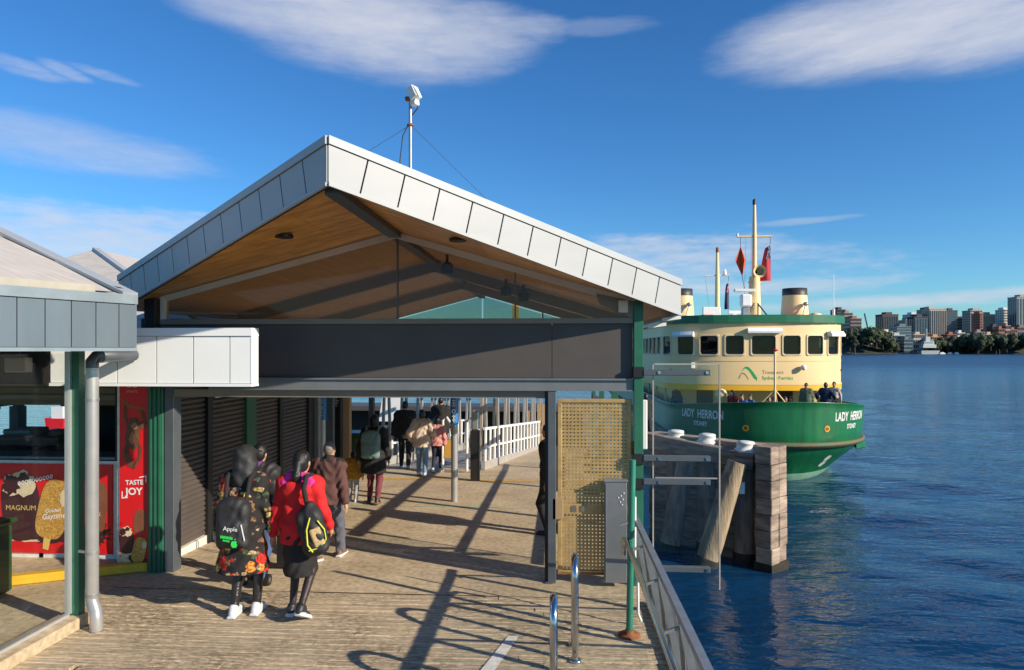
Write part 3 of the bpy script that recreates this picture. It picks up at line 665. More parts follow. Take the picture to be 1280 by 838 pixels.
MB().prism([CP(-.01,cz1-.08,.001),CP(CL,cz1-.08,.001),CP(CL,cz1+.005,.001),CP(-.01,cz1+.005,.001)], cout*.03).build('cap_flashing', M['bluezinc_cap'], cf)
MB().prism([CP(-.01,cz0-.005,.001),CP(CL,cz0-.005,.001),CP(CL,cz0+.026,.001),CP(-.01,cz0+.026,.001)], cout*.02).build('drip_edge', M['bluezinc_cap'], cf)
CB = C0+Vector((-3.6,1.38,0))
q = MB(); q.prism([C0+Vector((0,0.03,cz0+.02)),CB+Vector((0,.03,cz0+.02)),CB+Vector((0,.03,cz1)),C0+Vector((0,.03,cz1))], (-.02,-.045,0)); q.build('rear_fascia', M['bluezinc'], cn)
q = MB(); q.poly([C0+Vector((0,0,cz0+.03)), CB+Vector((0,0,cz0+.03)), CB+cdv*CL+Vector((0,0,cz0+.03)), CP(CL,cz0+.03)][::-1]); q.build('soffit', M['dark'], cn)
Hp = Vector((-5.9,6.7,3.98)); H2 = Hp+cdv*4
ins = -.10
q = MB(); q.poly([CP(0.15,cz1+.03,ins),Hp,H2,CP(CL,cz1+.03,ins)][::-1]); q.build('roof_slope', M['pale_roof'], cn)
q = MB(); q.poly([CP(0.12,cz1+.03,ins),CB+Vector((0,0,cz1+.03)),Hp]); q.build('roof_slope', M['pale_roof'], cn)
MB().bar(CP(-.0,cz1+.02,-.06),Hp+Vector((0,0,.02)),.16,.03).build('hip_flashing', M['zinc_cap'], cn)
MB().bar(CP(.03,cz1+.05,-.16),Hp+Vector((-.12,-.06,.0)),.06,.05).build('hip_seam', M['blackm'], cn)
M['gutter'] = mk('pale_gutter', (.38,.35,.29), .5, 0, .12, 5)
MB().bar(CP(.35,cz1+.035,-.08),CP(CL,cz1+.035,-.08),.08,.075).build('gutter', M['gutter'], cn)
# column, pipe, glass
MB().box(-4.74,-4.655,6.36,6.45,-.02,cz0+.02).build('column', M['green'], cn, .003)
M['silver'] = mk('silver_trim', (.55,.55,.55), .35, .5, .06)
dp = thing('downpipe', 'galvanised downpipe with a kicked out foot beside the green column', 'pipe', (-4.5, 6.35, 0))
M['pipe'] = mk('downpipe_steel', (.42,.41,.40), .35, .5, .1, 5)
b0 = gnd(112,797)
px0, py0 = -4.49, 6.32
MB().tube([(px0,py0,2.52),(px0,py0,.30),(px0+.005,py0,.25),(px0+.075,py0-.05,.17),(px0+.08,py0-.055,.12),(px0+.08,py0-.055,.0)], .058, 16).build('pipe', M['pipe'], dp)
for z in (.72, 2.2, .31): MB().lathe((px0,py0,z), [(.063,0),(.063,.025)], 16).build('joint_band', M['galv'], dp)
MB().bar((px0-.15,py0+.02,.735),(px0-.05,py0,.735),.02,.025).build('wall_clip', M['silver'], dp)
MB().tube([(px0,py0,2.5),(px0,py0,2.585),(px0+.05,py0-.03,2.625),(px0+.1,py0+.5,2.64)], .058, 14).build('outlet_elbow', M['galv_dark'], dp)
fs = thing('glass_screen', 'tall glass screen in a silver frame on a concrete kerb at the left edge', 'glass screen', (-4.75, 5.4, 0))
MB().box(-4.757,-4.745,2.9,6.33,.13,2.66).build('glass_sheet', glassm('shop_glass', (.95,.96,.95), .02, -.02, .0), fs)
MB().box(-4.78,-4.725,6.332,6.358,.12,2.68).build('frame_stile', M['silver'], fs)
MB().box(-4.78,-4.725,2.9,6.33,.10,.128).build('frame_rail', M['silver'], fs)
MB().box(-4.88,-4.60,2.6,6.46,-.02,.098).build('kerb_base', M['deck'], fs, .015)
cl_ = at(37,455,6.9); lm = thing('box_lamp', 'small square lamp box on the dark wall below the canopy', 'lamp', (cl_.x, 6.75, 2.5))
MB().box(cl_.x-.12,cl_.x+.12,6.70,6.80,cl_.z-.085,cl_.z+.07).build('lamp_box', mk('lamp_grey', (.25,.21,.17), .5), lm, .01)
MB().bar((cl_.x,6.75,cl_.z+.07),(cl_.x,6.75,cz0+.03),.03,.03).build('lamp_stem', M['blackm'], lm)

# ================================================================== PRINTED BANNERS
def flat(mb, pts, Y, m=0):           # photo-pixel outline of a flat print, at its own wall plane
    mb.poly([at(x,y,Y) for x, y in pts][::-1] if False else [at(x,y,Y) for x, y in pts], m)
def ell(cx, cy, rx, ry, n=22, rot=0):
    return [(cx+rx*math.cos(a)*math.cos(rot)-ry*math.sin(a)*math.sin(rot), cy+rx*math.cos(a)*math.sin(rot)+ry*math.sin(a)*math.cos(rot)) for a in [2*math.pi*k/n for k in range(n)]]
def sup(cx, cy, rx, ry, p=3.2, n=26, rot=0):
    o = []
    for k in range(n):
        a = 2*math.pi*k/n; c, s = math.cos(a), math.sin(a)
        x = rx*math.copysign(abs(c)**(2/p), c); y = ry*math.copysign(abs(s)**(2/p), s)
        o.append((cx+x*math.cos(rot)-y*math.sin(rot), cy+x*math.sin(rot)+y*math.cos(rot)))
    return o
def splash(cx, cy, rx, ry, seed, n=40, rough=.28):
    rr = random.Random(seed); o = []
    for k in range(n): a = 2*math.pi*k/n; q = 1+rr.uniform(-rough,rough); o.append((cx+rx*q*math.cos(a), cy+ry*q*math.sin(a)))
    return o
def ptext(mb, s, px, py, Y, hpx, m=0, tilt=0.0, **kw):
    o = at(px,py,Y); k = (at(px+10,py,Y)-o).length/10
    ux = Vector((math.cos(tilt),0,math.sin(tilt))); uy = Vector((-math.sin(tilt),0,math.cos(tilt)))
    lettering(mb, s, o, ux, uy, hpx*k/.7, m, **kw)
PM = dict(choc=mk('print_chocolate',(.05,.012,.015),.4,0,.15,8), milk=mk('print_milk_chocolate',(.20,.075,.04),.4,0,.15,8), cream=mk('print_cream',(.68,.56,.36),.45,0,.12,12),
  nut=mk('print_nut_crumb',(.62,.36,.08),.5,0,.3,60,col2=(.22,.09,.015)), gold=mk('print_gold',(.72,.5,.16),.4), ape=mk('print_brown_fur',(.16,.065,.03),.6,0,.35,30,(1,1,.4),col2=(.06,.025,.012)),
  apel=mk('print_light_fur',(.36,.17,.08),.6,0,.3,40), stick=mk('print_stick',(.72,.5,.12),.5), rope=mk('print_branch',(.24,.12,.05),.6), dred=mk('print_dark_red',(.35,.004,.008),.4), pink=mk('print_pale_pink',(.8,.45,.42),.5))
def icecream_dark(par, cx, cy, s, Y):
    q = MB(); flat(q, sup(cx,cy,26*s,46*s,3,26,-.08), Y-.003); q.build('ice_cream_print', PM['choc'], par)
    q = MB(); flat(q, splash(cx-3*s,cy-32*s,22*s,17*s,5,24,.2), Y-.005); q.build('bite_print', PM['cream'], par)
    q = MB(); flat(q, splash(cx-13*s,cy-31*s,11*s,15*s,8,20,.25), Y-.007); flat(q, splash(cx+4*s,cy-40*s,8*s,7*s,9,18,.25), Y-.0071); q.build('coating_print', PM['choc'], par)
def icecream_nut(par, cx, cy, s, Y):
    q = MB(); flat(q, [(cx-12*s,cy+28*s),(cx-2*s,cy+30*s),(cx-7*s,cy+52*s),(cx-14*s,cy+50*s)], Y-.003); q.build('stick_print', PM['stick'], par)
    q = MB(); flat(q, sup(cx,cy,20*s,38*s,3.4,26,.22), Y-.005); q.build('ice_cream_print', PM['nut'], par)
    q = MB(); flat(q, splash(cx+15*s,cy-15*s,7*s,12*s,4,18,.15), Y-.007); q.build('bite_print', PM['cream'], par)
po = thing('counter_poster', 'wide red ice cream poster in a white frame below the serving hatch', 'poster', (at(40,690,8.08).x, 8.08, .16))
Yp = 8.08
def prect(x0,x1,y0,y1,Y,t,mt,nm,par):
    a = at(x0,y1,Y); b = at(x1,y0,Y); MB().box(a.x,b.x,Y,Y+t,a.z,b.z).build(nm, mt, par)
prect(-150,147,577,694,Yp+.02,.03,M['offwhite'],'frame',po)
prect(-148,140.5,581,687.5,Yp,.019,M['red'],'print_sheet',po)
q = MB(); flat(q, [(-148,581),(140,581),(140,640),(90,606),(40,610),(-148,600)][::1], Yp-.0015); 
q = MB(); flat(q, splash(30,668,52,9,12,44,.3), Yp-.0022); flat(q, splash(-40,668,40,9,13,44,.3), Yp-.0022); q.build('cream_splash_print', PM['cream'], po)
q = MB(); flat(q, splash(75,672,42,8,21,40,.3), Yp-.0026); flat(q, splash(118,668,20,13,22,40,.3), Yp-.0026); q.build('chocolate_splash_print', PM['choc'], po)
icecream_dark(po, 26, 634, .92, Yp-.002); icecream_nut(po, 67, 637, .98, Yp-.002)
q = MB(); flat(q, sup(121,633,13,31,3,26,.05), Yp-.004); flat(q, splash(120,664,12,10,31,20,.3), Yp-.0045); q.build('ice_cream_print', PM['milk'], po)
q = MB(); ptext(q, 'MAGNUM', 26, 638, Yp-.010, 6, align='CENTER'); q.build('lettering', PM['gold'], po)
q = MB(); ptext(q, 'Golden', 66, 640.5, Yp-.0095, 4.6, 0, .1, align='CENTER', shear=.3, bold=.008); ptext(q, 'Gaytime', 67, 648.5, Yp-.0095, 6.2, 0, .1, align='CENTER', shear=.3, bold=.008); q.build('lettering', M['text_w'], po)
q = MB()
for k in range(10):
    cx, cy = 24+k*4.45, 604.5-k*.95
    o = ell(cx,cy,1.9,2.7,12,.15); i_ = ell(cx,cy,1.0,1.7,12,.15)
    for t in range(12): flat(q, [o[t],o[(t+1)%12],i_[(t+1)%12],i_[t]], Yp-.012)
q.build('ring_row_print', M['text_w'], po)
q = MB(); ptext(q, 'REAL', 119, 645, Yp-.008, 4.5, align='CENTER', shear=.3); q.build('lettering', PM['pink'], po)
for px in (-60, 50): a = at(px,700,Yp); MB().box(a.x-.03,a.x+.03,Yp+.02,Yp+.05,.1,.17).build('stand_leg', M['offwhite'], po)
# tall banner
Yb = 7.97
bn = thing('tall_banner', 'tall narrow red ice cream banner with a hanging ape and TASTE JOY lettering', 'banner', (at(166,708,Yb).x, Yb, .1))
prect(146.5,188,470,709,Yb+.02,.03,M['offwhite'],'frame',bn)
prect(149.5,185,470,706,Yb,.019,M['red'],'print_sheet',bn)
q = MB()
for p in ([(151,497),(162,506),(186,512),(186,514.5),(161,509),(150.5,500)],): flat(q, p, Yb-.002)
q.build('branch_print', PM['rope'], bn)
q = MB()
flat(q, [(155,507),(158,506),(159,522),(164,531),(160,536),(154.5,522)], Yb-.004); flat(q, [(175,513),(179,512),(184,530),(178,538),(173,532),(178,526)], Yb-.004)
flat(q, splash(166,545,9.5,17,41,26,.12), Yb-.0045); flat(q, splash(167,530,8,8,42,22,.12), Yb-.005)
flat(q, [(156,556),(161,556),(160,568),(166,578),(167,586),(160,583),(154,570)], Yb-.0055); flat(q, [(173,555),(177,558),(176,572),(169,586),(166,587),(168,578),(173,570)], Yb-.0055)
q.build('ape_print', PM['ape'], bn)
q = MB(); flat(q, ell(168,533,4,4.5), Yb-.0065); flat(q, splash(165,549,3.5,8,45,18,.2), Yb-.0065); q.build('ape_face_print', PM['apel'], bn)
q = MB(); ptext(q, 'TASTE', 168, 606, Yb-.003, 5.6, 0, .04, align='CENTER', bold=.018, sx=.98); ptext(q, 'JOY', 167.5, 618.5, Yb-.003, 8.2, 0, .03, align='CENTER', bold=.022, sx=1.05)
for p in ([(174,596.5),(183,594.5),(183,603),(181.7,603),(181.7,596.2),(174,597.8)], [(152,614.5),(153.3,614.5),(153.3,622),(160,621.3),(160,622.6),(152,623.5)]): flat(q, p, Yb-.003)
q.build('lettering', M['text_w'], bn)
q = MB(); flat(q, splash(163,696,15,9,51,36,.3), Yb-.0022); q.build('cream_splash_print', PM['cream'], bn)
q = MB(); flat(q, splash(172,700,13,6,52,36,.3), Yb-.0026); q.build('chocolate_splash_print', PM['choc'], bn)
q = MB(); flat(q, sup(175,652,8,15,3,24,.12), Yb-.003); q.build('ice_cream_print', PM['milk'], bn)
icecream_dark(bn, 158, 676, .36, Yb-.003); icecream_nut(bn, 174, 688, .42, Yb-.003)
q = MB(); ptext(q, 'STREETS', 165, 491, Yb-.003, 2.6, align='CENTER'); 
for r_ in (7,4.4): 
    for sx in (-1,1):
        o = [(165+sx*r_*.5+r_*.55*math.cos(a), 480+r_*.55*math.sin(a)) for a in np.linspace(.2,2.6,9)]
        for t in range(8): flat(q, [o[t],o[t+1],(o[t+1][0],o[t+1][1]+1.1),(o[t][0],o[t][1]+1.1)], Yb-.003)
q.build('logo_print', PM['pink'], bn)
# green bin at the left edge
bp_ = at(-3,650,7.0); lb = thing('waste_bin', 'green waste bin cut by the left edge in front of the red poster', 'bin', (bp_.x-.12, 7.0, 0))
bx = bp_.x-.18
MB().prism([(bx-.27,6.8,.02),(bx+.20,6.8,.02),(bx+.20,7.2,.02),(bx-.27,7.2,.02)], (0,0,.75)).build('bin_body', M['binm'], lb, .03)
MB().box(bx-.3,bx+.235,6.77,7.23,.775,.83).build('bin_lid', M['binm'], lb, .02)

# ================================================================== INSIDE THE SHELTER
def pole(px, pyb, r_, ztop, label, sign=True, Yf=None):
    g = gnd(px, pyb) if Yf is None else Vector((at(px,500,Yf).x, Yf, zdeck(Yf)))
    t = thing('sign_pole', label, 'pole', g, 'round posts with blue wharf signs')
    MB().lathe(g, [(r_,0),(r_,ztop-g.z)], 18).build('shaft', M['pipe'], t)
    MB().lathe(g+Vector((0,0,ztop-g.z)), [(r_*1.05,0),(r_*1.05,.02),(r_*.6,.05)], 18).build('cap', M['galv_dark'], t)
    zc = 1.72
    MB().lathe((g.x,g.y,zc-.25+zdeck(g.y)), [(r_+.012,0),(r_+.012,.55)], 18).build('sign_sleeve', M['blue'], t)
    q = MB(); yy = g.y-r_-.016; z0 = zc+zdeck(g.y)
    o = [(g.x+.042*math.cos(a), z0+.042*math.sin(a)) for a in np.linspace(0,2*math.pi,17)[:-1]]; i_ = [(g.x+.022*math.cos(a), z0+.022*math.sin(a)) for a in np.linspace(0,2*math.pi,17)[:-1]]
    for k in range(16): k2 = (k+1)%16; q.poly([(o[k][0],yy,o[k][1]),(o[k2][0],yy,o[k2][1]),(i_[k2][0],yy,i_[k2][1]),(i_[k][0],yy,i_[k][1])])
    for z in (.1,.15,.2): q.box(g.x-.035,g.x+.03,yy-.001,yy+.001,z0+z,z0+z+.016)
    q.box(g.x-.008,g.x+.008,yy-.001,yy+.001,z0+.09,z0+.22)
    q.box(g.x-.03,g.x+.03,yy-.001,yy+.001,z0-.1,z0-.085); q.box(g.x-.008,g.x+.008,yy-.001,yy+.001,z0-.2,z0-.06); q.box(g.x-.03,g.x+.03,yy-.001,yy+.001,z0-.17,z0-.155)
    q.build('sign_print', M['text_w'], t)
    return t
pole(568, 627, .065, 1.95, 'round steel post with blue sign standing alone mid deck')
pole(403, 0, .075, 2.1, 'round steel post with blue sign beside the shutters', Yf=13.95)
def upright(px0, px1, Y, z1, mt, nm, label, cat, z0=None):
    a = at(px0,500,Y).x; b = at(px1,500,Y).x; z0 = zdeck(Y) if z0 is None else z0
    t = thing(nm, label, cat, ((a+b)/2, Y, z0)); MB().box(a,b,Y,Y+.16,z0,z1).build('post_body', M[mt], t, .006); return t, a, b
upright(391.5, 398.5, 13.6, 2.4, 'galv', 'grey_column', 'square grey steel column at the end of the roller shutters', 'column')
t, a, b = upright(427, 437, 15.3, 2.4, 'tan', 'tan_column', 'ochre painted square column behind the bin', 'column')
t, a, b = upright(413, 426, 15.0, 2.4, 'blackm', 'dark_sign_post', 'black upright sign board with white vertical writing', 'sign')
q = MB(); 
for k in range(11): 
    for c_ in range(2): 
        x = a+.03+c_*.085; q.box(x,x+.035+.02*((k*7+c_*3)%3),14.99,14.996,1.42+k*.055,1.455+k*.055)
q.build('sign_print', mk('faded_print',(.3,.3,.3),.6), t)
upright(405, 411, 15.6, 2.4, 'tan', 'tan_column', 'narrow ochre strip column left of the black sign board', 'column')
g = gnd(437, 598); wb = thing('wheelie_bin', 'dark green wheeled bin with its lid shut beside the black sign board', 'bin', g)
s = .34
q = MB(); q.add([(g.x-s*.85,g.y,g.z+.05),(g.x+s*.85,g.y,g.z+.05),(g.x+s*.85,g.y+.55,g.z+.05),(g.x-s*.85,g.y+.55,g.z+.05),(g.x-s,g.y-.05,g.z+.98),(g.x+s,g.y-.05,g.z+.98),(g.x+s,g.y+.62,g.z+.98),(g.x-s,g.y+.62,g.z+.98)],[(0,3,2,1),(4,5,6,7),(0,1,5,4),(1,2,6,5),(2,3,7,6),(3,0,4,7)]); q.build('bin_body', M['binm'], wb, .02)
MB().box(g.x-s*1.06,g.x+s*1.06,g.y-.09,g.y+.66,g.z+.985,g.z+1.05).build('lid', M['binm'], wb, .02)
MB().box(g.x+.02,g.x+.25,g.y-.02,g.y+.3,g.z+1.052,g.z+1.06).build('lid_label', M['blue'], wb)
for sx in (-1,1): MB().tube([(g.x+sx*.24,g.y+.5,g.z+.1),(g.x+sx*.30,g.y+.5,g.z+.1)], .1, 12).build('wheel', M['blackm'], wb)
# dark bollard post with white handrail at the gangway mouth
g = gnd(594, 601)
bd = thing('gangway_post', 'dark square post with pale looped handrails at the mouth of the gangway', 'post', g)
MB().box(g.x-.1,g.x+.1,g.y-.1,g.y+.1,g.z,g.z+1.15).build('post_body', M['blackm'], bd, .01)
MB().box(g.x-.085,g.x+.1,g.y-.12,g.y+.12,g.z+1.15,g.z+1.62).build('reader_head', M['galv'], bd, .04)
for dx in (-.35,-.95):
    pts = [(g.x+dx,g.y+1.2,g.z),(g.x+dx,g.y+1.2,g.z+1.25),(g.x+dx+.1,g.y+1.2,g.z+1.32),(g.x+dx+.28,g.y+1.2,g.z+1.05),(g.x+dx+.28,g.y+1.2,g.z)]
    MB().tube(pts, .035, 8).build('loop_rail', M['offwhite'], bd)

# ---- gangway
gd = Vector((.19,.98,0)).normalized(); gn = Vector((gd.y,-gd.x,0)); GL0 = Vector((-4.65,17.5,-.38)); GR0 = Vector((-1.85,17.2,-.37)); GLN = 8.0; gsl = -.075
M['gwhite'] = mk('gangway_white', (.74,.73,.70), .5, 0, .08, 6)
M['alum'] = mk('gangway_alloy', (.46,.43,.39), .45, .3, .1, 4)
gw = thing('gangway', 'pale metal truss gangway with white picket balustrades sloping down from the wharf', 'gangway', (-3.2,17.6,-.4))
def GP(o, s, z): return o+gd*s+Vector((0,0,z+gsl*s))
q = MB(); q.prism([GP(GL0,0,0),GP(GR0,0,0),GP(GR0,GLN,0),GP(GL0,GLN,0)], (0,0,-.1)); q.build('walkway', mk('gangway_floor',(.30,.28,.26),.6,.1,.12,5), gw)
for o, sd in ((GL0,-1),(GR0,1)):
    MB().bar(GP(o,0,.12),GP(o,GLN,.12),.1,.22).build('kick_plate', M['alum'], gw)
    MB().bar(GP(o,.1,1.05),GP(o,GLN,1.05),.07,.06).build('top_rail', M['gwhite'], gw)
    MB().bar(GP(o,.1,.58),GP(o,GLN,.58),.05,.05).build('mid_rail', M['gwhite'], gw)
    k = 0; s_ = .1
    while s_ < GLN:
        MB().bar(GP(o,s_,.22)+gn*.03*sd,GP(o,s_+.03,1.03)+gn*.03*sd,.10,.035,up=gn).build('picket', M['gwhite'], gw); s_ += .42
    s_ = .35
    while s_ < GLN:
        b_ = GP(o,s_,2.9)-gn*.15*sd*-1
        for ds in (-.27,.27):
            MB().bar(GP(o,s_+ds,.2)-gn*.09*sd,GP(o,s_+ds*.25,2.9)-gn*.09*sd,.065,.065,up=gn).build('truss_strut', M['alum'], gw)
        s_ += 1.15
    MB().bar(GP(o,0,2.95)-gn*.09*sd,GP(o,GLN,2.95)-gn*.09*sd,.12,.12).build('top_chord', M['alum'], gw)
# deck beside the gangway
q = MB(); q.prism([(-1.75,17.5,-.385),(1.0,17.5,-.385),(1.0,24,-.75),(-.55,24,-.75)], (0,0,-.2)); tag(q.build('side_deck', M['deck']), 'concrete landing beside the gangway', kind='structure')
q = MB()
tb = thing('tan_fence', 'short fence of slim ochre bars at the end of the landing beside the gangway', 'fence', (0,23.8,-.75))
for i, px in enumerate((660,666,674,680)):
    p = at(px,560,23.8); MB().box(p.x-.07,p.x+.07,23.75,23.85,-.75,.55+.25*(i>1)).build('bar', M['tan'], tb)
MB().box(at(656,560,23.8).x,at(684,560,23.8).x,23.86,23.9,.1,.2).build('cross_rail', M['tan'], tb)
# ---- pontoon
pt_ = thing('pontoon', 'dark floating pontoon with a low flat roofed shelter beyond the gangway', 'pontoon', (-3,30,WZ))
MB().box(-9,1.5,26,38,WZ-.6,WZ+1.0).build('hull', M['dark'], pt_, .1)
MB().box(-10.5,1.5,29.5,31.5,.0,.2).build('shelter_roof', M['charcoal'], pt_)
MB().box(-10,1.2,31,31.2,WZ+1.0,.0).build('shelter_wall', M['dark'], pt_)
for x in (-9,-6,-3,0): MB().box(x-.1,x+.1,28.2,28.4,WZ+1.0,.0).build('shelter_post', M['blackm'], pt_)
q = at(484,500,27); MB().prism([(q.x-.05,27,1.75),(q.x+.55,27,1.75),(q.x+.55,27,-.2),(q.x-.35,27,-.2)], (0,.1,0)).build('white_board', M['white'], pt_)

# ================================================================== ANTENNA
pA = at(513, 150, 8.5); ax = pA.x; atop = at(513,113,8.5).z
an = thing('antenna_mast', 'thin steel mast with white box antennas guyed on the shelter roof', 'antenna', (ax, 8.5, zt(ax)))
MB().tube([(ax,8.5,zt(ax)-.02),(ax,8.5,atop-.02)], .021, 10).build('mast', M['galv'], an)
zc = at(513,156,8.5).z
MB().lathe((ax,8.5,zc-.02), [(.035,0),(.05,.01),(.035,.03)], 10).build('guy_collar', M['rust'], an)
for sx in (-1,1):
    d = (at(608 if sx>0 else 462, 249 if sx>0 else 188, 8.5)-Vector((ax,8.5,zc))); p = Vector((ax,8.5,zc)); t = 1.0
    while (p+d*t).z > zt((p+d*t).x)+.005 and t < 4: t += .02
    MB().tube([p+Vector((0,.01,0)), p+d*t], .0035, 5).build('guy_wire', M['galv_dark'], an)
MB().tube([(ax+.03,8.5,zc+.35),(ax+.10,8.5,zc+.29),(ax+.09,8.5,zc+.2),(ax+.022,8.5,zc+.12)], .008, 6).build('cable', M['blackm'], an)
MB().tube([(ax-.02,8.49,zc),(ax-.09,8.47,zc-.15),(ax-.12,8.45,zc-.45),(ax-.13,8.45,zt(ax-.13))], .008, 6).build('cable', M['blackm'], an)
def obx(c, sx, sy, sz, rz, ry, nm, mt, par):
    q = MB(); q.box(-sx/2,sx/2,-sy/2,sy/2,-sz/2,sz/2); Mx = Matrix.Translation(c) @ Matrix.Rotation(rz,4,'Z') @ Matrix.Rotation(ry,4,'Y')
    q.v = [tuple(Mx @ Vector(v)) for v in q.v]; return q.build(nm, mt, par, .008)
obx(Vector((ax+.055,8.46,atop-.06)), .11,.12,.17, R(-30), R(-28), 'panel_antenna', M['offwhite'], an)
obx(Vector((ax+.062,8.47,atop-.175)), .085,.09,.07, R(-30), R(-10), 'radio_box', M['offwhite'], an)
obx(Vector((ax-.035,8.5,atop-.11)), .06,.06,.05, 0, 0, 'bracket', M['rust'], an)
for k in range(5): obx(Vector((ax+.075+.012*k*.7,8.40,atop-.03-.012*k)), .004,.02,.12, R(-30), R(-28), 'fin', M['galv'], an)

# ================================================================== TIMBER DOLPHIN
M['timber'] = mk('wharf_timber', (.30,.23,.17), .85, 0, .3, 2.2, (2.5,2.5,.5), .8, 9, col2=(.12,.085,.065), rand=.16)
M['timber_h'] = mk('wharf_baulk', (.34,.26,.195), .85, 0, .3, 2.4, (.6,.6,3), .8, 9, col2=(.13,.09,.07), rand=.2)
M['timber_pale'] = mk('pale_pile', (.40,.31,.20), .85, 0, .3, 2.0, (3,3,.45), .8, 8, col2=(.17,.115,.065), rand=.08)  # paler, yellower timber colour, used on one raking pile
M['weed'] = mk('tide_weed', (.022,.018,.010), .8, 0, .5, 8, bump=.6)
ta, tb_ = Vector((5.35,17.45,0)), Vector((2.75,20.2,0)); td = (tb_-ta).normalized(); tn = Vector((-td.y,td.x,0))
if tn.y > 0: tn = -tn
dl = thing('timber_dolphin', 'weathered timber mooring structure of stacked baulks and raking piles with white caps', 'mooring structure', (4,18.8,WZ))
Lw = (tb_-ta).length; ztop = .27
def wall_course(z0, z1, i):
    x0 = random.uniform(-.03,.03); o = random.uniform(-.025,.025)
    q = MB(); c = (z0+z1)/2; n_ = 7; rr = random.Random(i)
    for j in range(1):
        rows = []
        for s_ in np.linspace(0, Lw, n_):
            p = ta+td*s_; w_ = rr.uniform(-.012,.012); e = .02
            f0, f1 = .0+o+w_, -.42+o
            ring = [p+tn*f0+Vector((0,0,z0+e)), p+tn*(f0-e)+Vector((0,0,z0+.004)), p+tn*f1+Vector((0,0,z0+.004)), p+tn*f1+Vector((0,0,z1-.004)), p+tn*(f0-e)+Vector((0,0,z1-.004)), p+tn*f0+Vector((0,0,z1-e))]
            rows.append([v-td*x0 for v in ring])
        q.grid(rows, sm=False, closed=True); q.poly(rows[0][::-1]); q.poly(rows[-1])
    q.build('baulk', M['timber_h'], dl)
z = ztop; i = 0
while z > WZ+.35:
    h = random.uniform(.38,.44); wall_course(z-h, z, i); z -= h; i += 1
wall_course(WZ-.6, z, 99)
# end stack, two timbers wide, at the corner nearest the water
z = ztop+.03; i = 0
while z > WZ-.4:
    h = random.uniform(.39,.45) if z > WZ+.2 else .6
    for k in range(2):
        o = random.uniform(-.02,.02); c = ta-td*(.05+.0)+tn*(.19-.39*k+.02)
        ex = td*.22; ey = tn*.185
        q = MB(); pts = [c-ex-ey+td*o, c+ex-ey+td*o, c+ex+ey+td*o, c-ex+ey+td*o]; q.prism([Vector((p.x,p.y,z-h+.006)) for p in pts], (0,0,h-.012)); q.build('end_baulk', M['timber_h'], dl, .016)
    z -= h; i += 1
q = MB(); c = ta-td*.05; 
q.prism([Vector((p.x,p.y,WZ-.5)) for p in (c-td*.245-tn*.40, c+td*.245-tn*.40, c+td*.245+tn*.41, c-td*.245+tn*.41)], (0,0,.72)); 
q.build('weed_band', M['weed'], dl)
def pile(nm, p0, p1, r0, r1, mt, seed, weed=True):
    rr = random.Random(seed); p0 = Vector(p0); p1 = Vector(p1); n_ = 16; rows = []; ax_ = (p1-p0).normalized(); x = ax_.cross(Vector((0,1,0))).normalized(); y = x.cross(ax_).normalized()
    pr = [rr.uniform(.93,1.05) for _ in range(n_)]
    for s_ in np.linspace(0,1,14):
        rr_ = r0+(r1-r0)*s_; b_ = rr.uniform(.97,1.03)
        rows.append([p0+(p1-p0)*s_+(x*math.cos(2*math.pi*k/n_)+y*math.sin(2*math.pi*k/n_))*rr_*pr[k]*b_*rr.uniform(.98,1.02) for k in range(n_)])
    q = MB(); q.grid(rows, closed=True, sm=True); q.poly(rows[0]); q.poly(rows[-1][::-1]); o = q.build(nm, M[mt], dl)
    if weed and p0.z < WZ:
        t = (WZ-p0.z)/(p1.z-p0.z); c = p0+(p1-p0)*t; rows = []
        for s_ in np.linspace(-.35,.28,5): rows.append([c+ax_*s_+(x*math.cos(2*math.pi*k/n_)+y*math.sin(2*math.pi*k/n_))*(r0*pr[k]+.02)*rr.uniform(.96,1.06)*(1 if s_<.2 else .93) for k in range(n_)])
        q = MB(); q.grid(rows, closed=True); q.build('weed_band', M['weed'], o)
    return o
def top_at(px, py, d): return atd(px, py, d)
caps = [(845,548,19.4),(884,553,18.5),(932,563,17.6)]
for i, (px, py, d) in enumerate(caps):
    p = top_at(px, py, d)
    pile('pile', (p.x,p.y,WZ-.8), (p.x,p.y,p.z-.02), .29, .27, 'timber', i)
    r_ = .25
    MB().lathe((p.x,p.y,p.z-.05), [(r_*1.12,0),(r_*1.12,.09),(r_*.92,.10),(r_*.88,.22),(r_*.92,.225),(r_*.86,.27),(r_*.5,.29)], 20).build('pile_cap', M['offwhite'], dl)
# header beam in front of the piles
hb0 = atd(944,578,17.25); hb1 = atd(800,548,19.6)
MB().bar(hb0, hb1, .28, .42).build('header_beam', M['timber_h'], dl, .02)
a = atd(884,700,17.1); b = atd(922,578,17.15)
e = (a-b).normalized(); pile('raking_pile', a+e*.9, b, .31, .24, 'timber_pale', 20)
a = atd(836,690,18.3); b = atd(858,575,18.5); e = (a-b).normalized(); pile('raking_pile', a+e*.9, b, .30, .24, 'timber', 21)
q = atd(926,610,17.2); MB().box(q.x-.08,q.x+.09,q.y-.05,q.y+.0,q.z-.15,q.z+.15).build('white_tag', M['white'], dl, .01)
